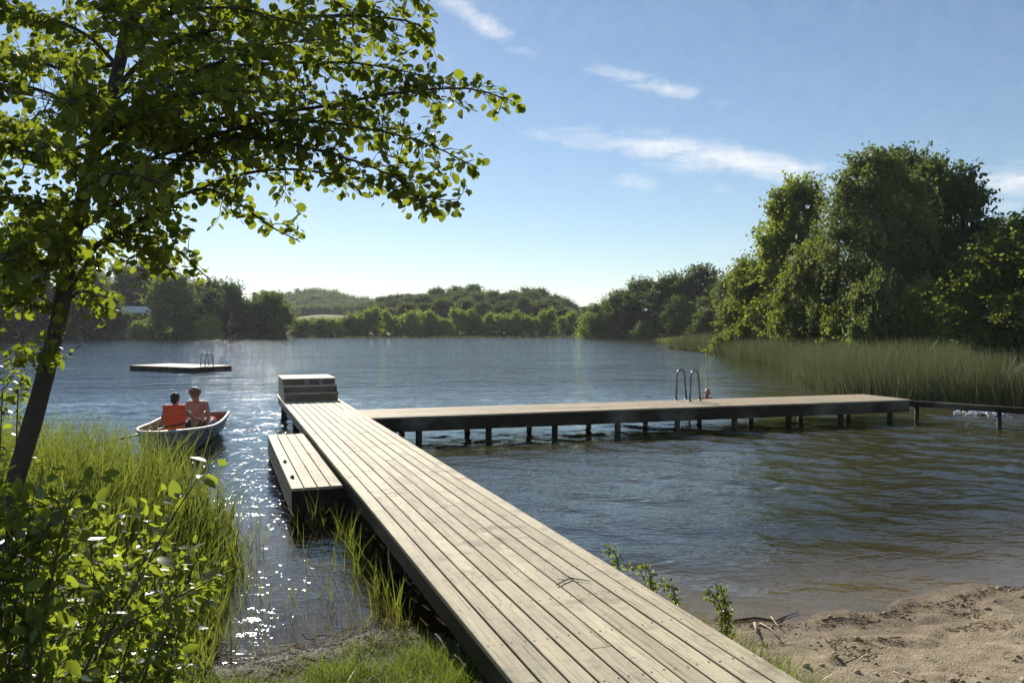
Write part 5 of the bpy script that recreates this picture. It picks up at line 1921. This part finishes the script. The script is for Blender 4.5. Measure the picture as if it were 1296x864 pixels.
# wisps: one soft oval per cloud of the photograph, broken up by stretched noise
clouds = [(905, 200, 150, 15, 9, 1.0), (1280, 230, 80, 17, 4, 0.9), (606, 28, 62, 11, 34, 0.85), (825, 109, 70, 8, 13, 0.75), (806, 232, 58, 8, 14, 0.55), (912, 240, 20, 9, 8, 0.8),
          (716, 180, 62, 7, 14, 0.5), (705, 285, 60, 5, 4, 0.35), (910, 314, 70, 5, 2, 0.4), (505, 272, 48, 8, -8, 0.5), (520, 66, 60, 10, 20, 0.4), (1255, 262, 60, 9, -8, 0.6), (640, 298, 80, 4, 4, 0.25), (1010, 214, 70, 10, 2, 0.6)]
tot = None
for cx, cy, rx, ry, rot, am in clouds:
    a0, b0 = (cx - 648) / F, (412 - cy) / F
    m = q.n('Mapping', {'vector_type': 'TEXTURE'}, Vector=uv, Location=(a0, b0, 0), Rotation=(0, 0, rad(-rot)), Scale=(rx / F * 1.25, ry / F * 1.5, 1)).outputs[0]
    d = q.n('VectorMath', {'operation': 'LENGTH'}, i0=m).outputs['Value']
    e = q.math('MULTIPLY', q.math('POWER', 2.718, q.math('MULTIPLY', q.math('MULTIPLY', d, d), -0.9)), am)
    tot = e if tot is None else q.math('MAXIMUM', tot, e)
mp = q.n('Mapping', None, Vector=uv, Rotation=(0, 0, rad(11)), Scale=(11, 42, 1)).outputs[0]
nz = q.n('TexNoise', None, Vector=mp, Scale=1.0, Detail=7.0, Roughness=0.62, Distortion=0.6).outputs[0]
nz2 = q.n('TexNoise', None, Vector=uv, Scale=34.0, Detail=4.0, Roughness=0.6, Distortion=0.3).outputs[0]
nn = q.math('ADD', q.math('MULTIPLY', nz, 0.7), q.math('MULTIPLY', nz2, 0.3))
cl_ = q.math('ADD', q.math('MULTIPLY', tot, 0.55), q.math('MULTIPLY', q.math('SUBTRACT', nn, 0.5), 2.6))
cl_ = q.ramp(q.math('MULTIPLY', cl_, tot), (0.02, 0.0), (0.60, 0.86))
thin = q.ramp(nz, (0.55, 0.0), (0.9, 0.22))
fac = q.math('MAXIMUM', cl_, q.math('MULTIPLY', thin, q.math('MULTIPLY', q.ramp(vv, (0.0, 0.0), (0.12, 1.0)), 0.5)))
fac = q.math('MAXIMUM', fac, q.math('MULTIPLY', q.math('SUBTRACT', nz2, 0.1), 0.14))
col = q.mix(fac, sky.outputs[0], (9.4, 9.7, 10.0, 1))
nt.links.new(col, bgd.inputs[0])
bgd.inputs[1].default_value = 0.065
nt.links.new(bgd.outputs[0], out.inputs[0])

sl = bpy.data.lights.new('sun', 'SUN')
sl.energy = 5.0
sl.angle = rad(0.53)
sl.color = (1.0, 0.93, 0.82)
so = bpy.data.objects.new('sun', sl)
COL.objects.link(so)
sd3 = Vector((math.sin(SUN_AZ) * math.cos(SUN_EL), math.cos(SUN_AZ) * math.cos(SUN_EL), math.sin(SUN_EL)))
so.rotation_euler = sd3.to_track_quat('Z', 'Y').to_euler()
so.location = sd3 * 60

HAZE = 0.00018
if HAZE:
    mb = MB()
    mb.box((0, 1150, 28), (3400, 3000, 64))
    t = NT('haze')
    vol = t.t.nodes.new('ShaderNodeVolumePrincipled')
    vol.inputs['Color'].default_value = (0.86, 0.92, 1.0, 1)
    vol.inputs['Density'].default_value = HAZE
    vol.inputs['Anisotropy'].default_value = 0.3
    t.t.links.new(vol.outputs[0], t.out.inputs[1])
    tag(mb.build('haze', t.m), kind='stuff')

S.render.engine = 'CYCLES'
S.cycles.use_denoising = True
S.cycles.max_bounces = 8
S.cycles.transparent_max_bounces = 8
S.cycles.diffuse_bounces = 3
S.cycles.glossy_bounces = 3
S.cycles.transmission_bounces = 4
S.cycles.volume_bounces = 0
S.cycles.sample_clamp_indirect = 6
S.cycles.sample_clamp_direct = 150
S.cycles.caustics_reflective = False
S.cycles.caustics_refractive = False
S.view_settings.view_transform = 'Standard'
S.view_settings.look = 'None'
S.view_settings.gamma = 1
S.view_settings.exposure = 0.65
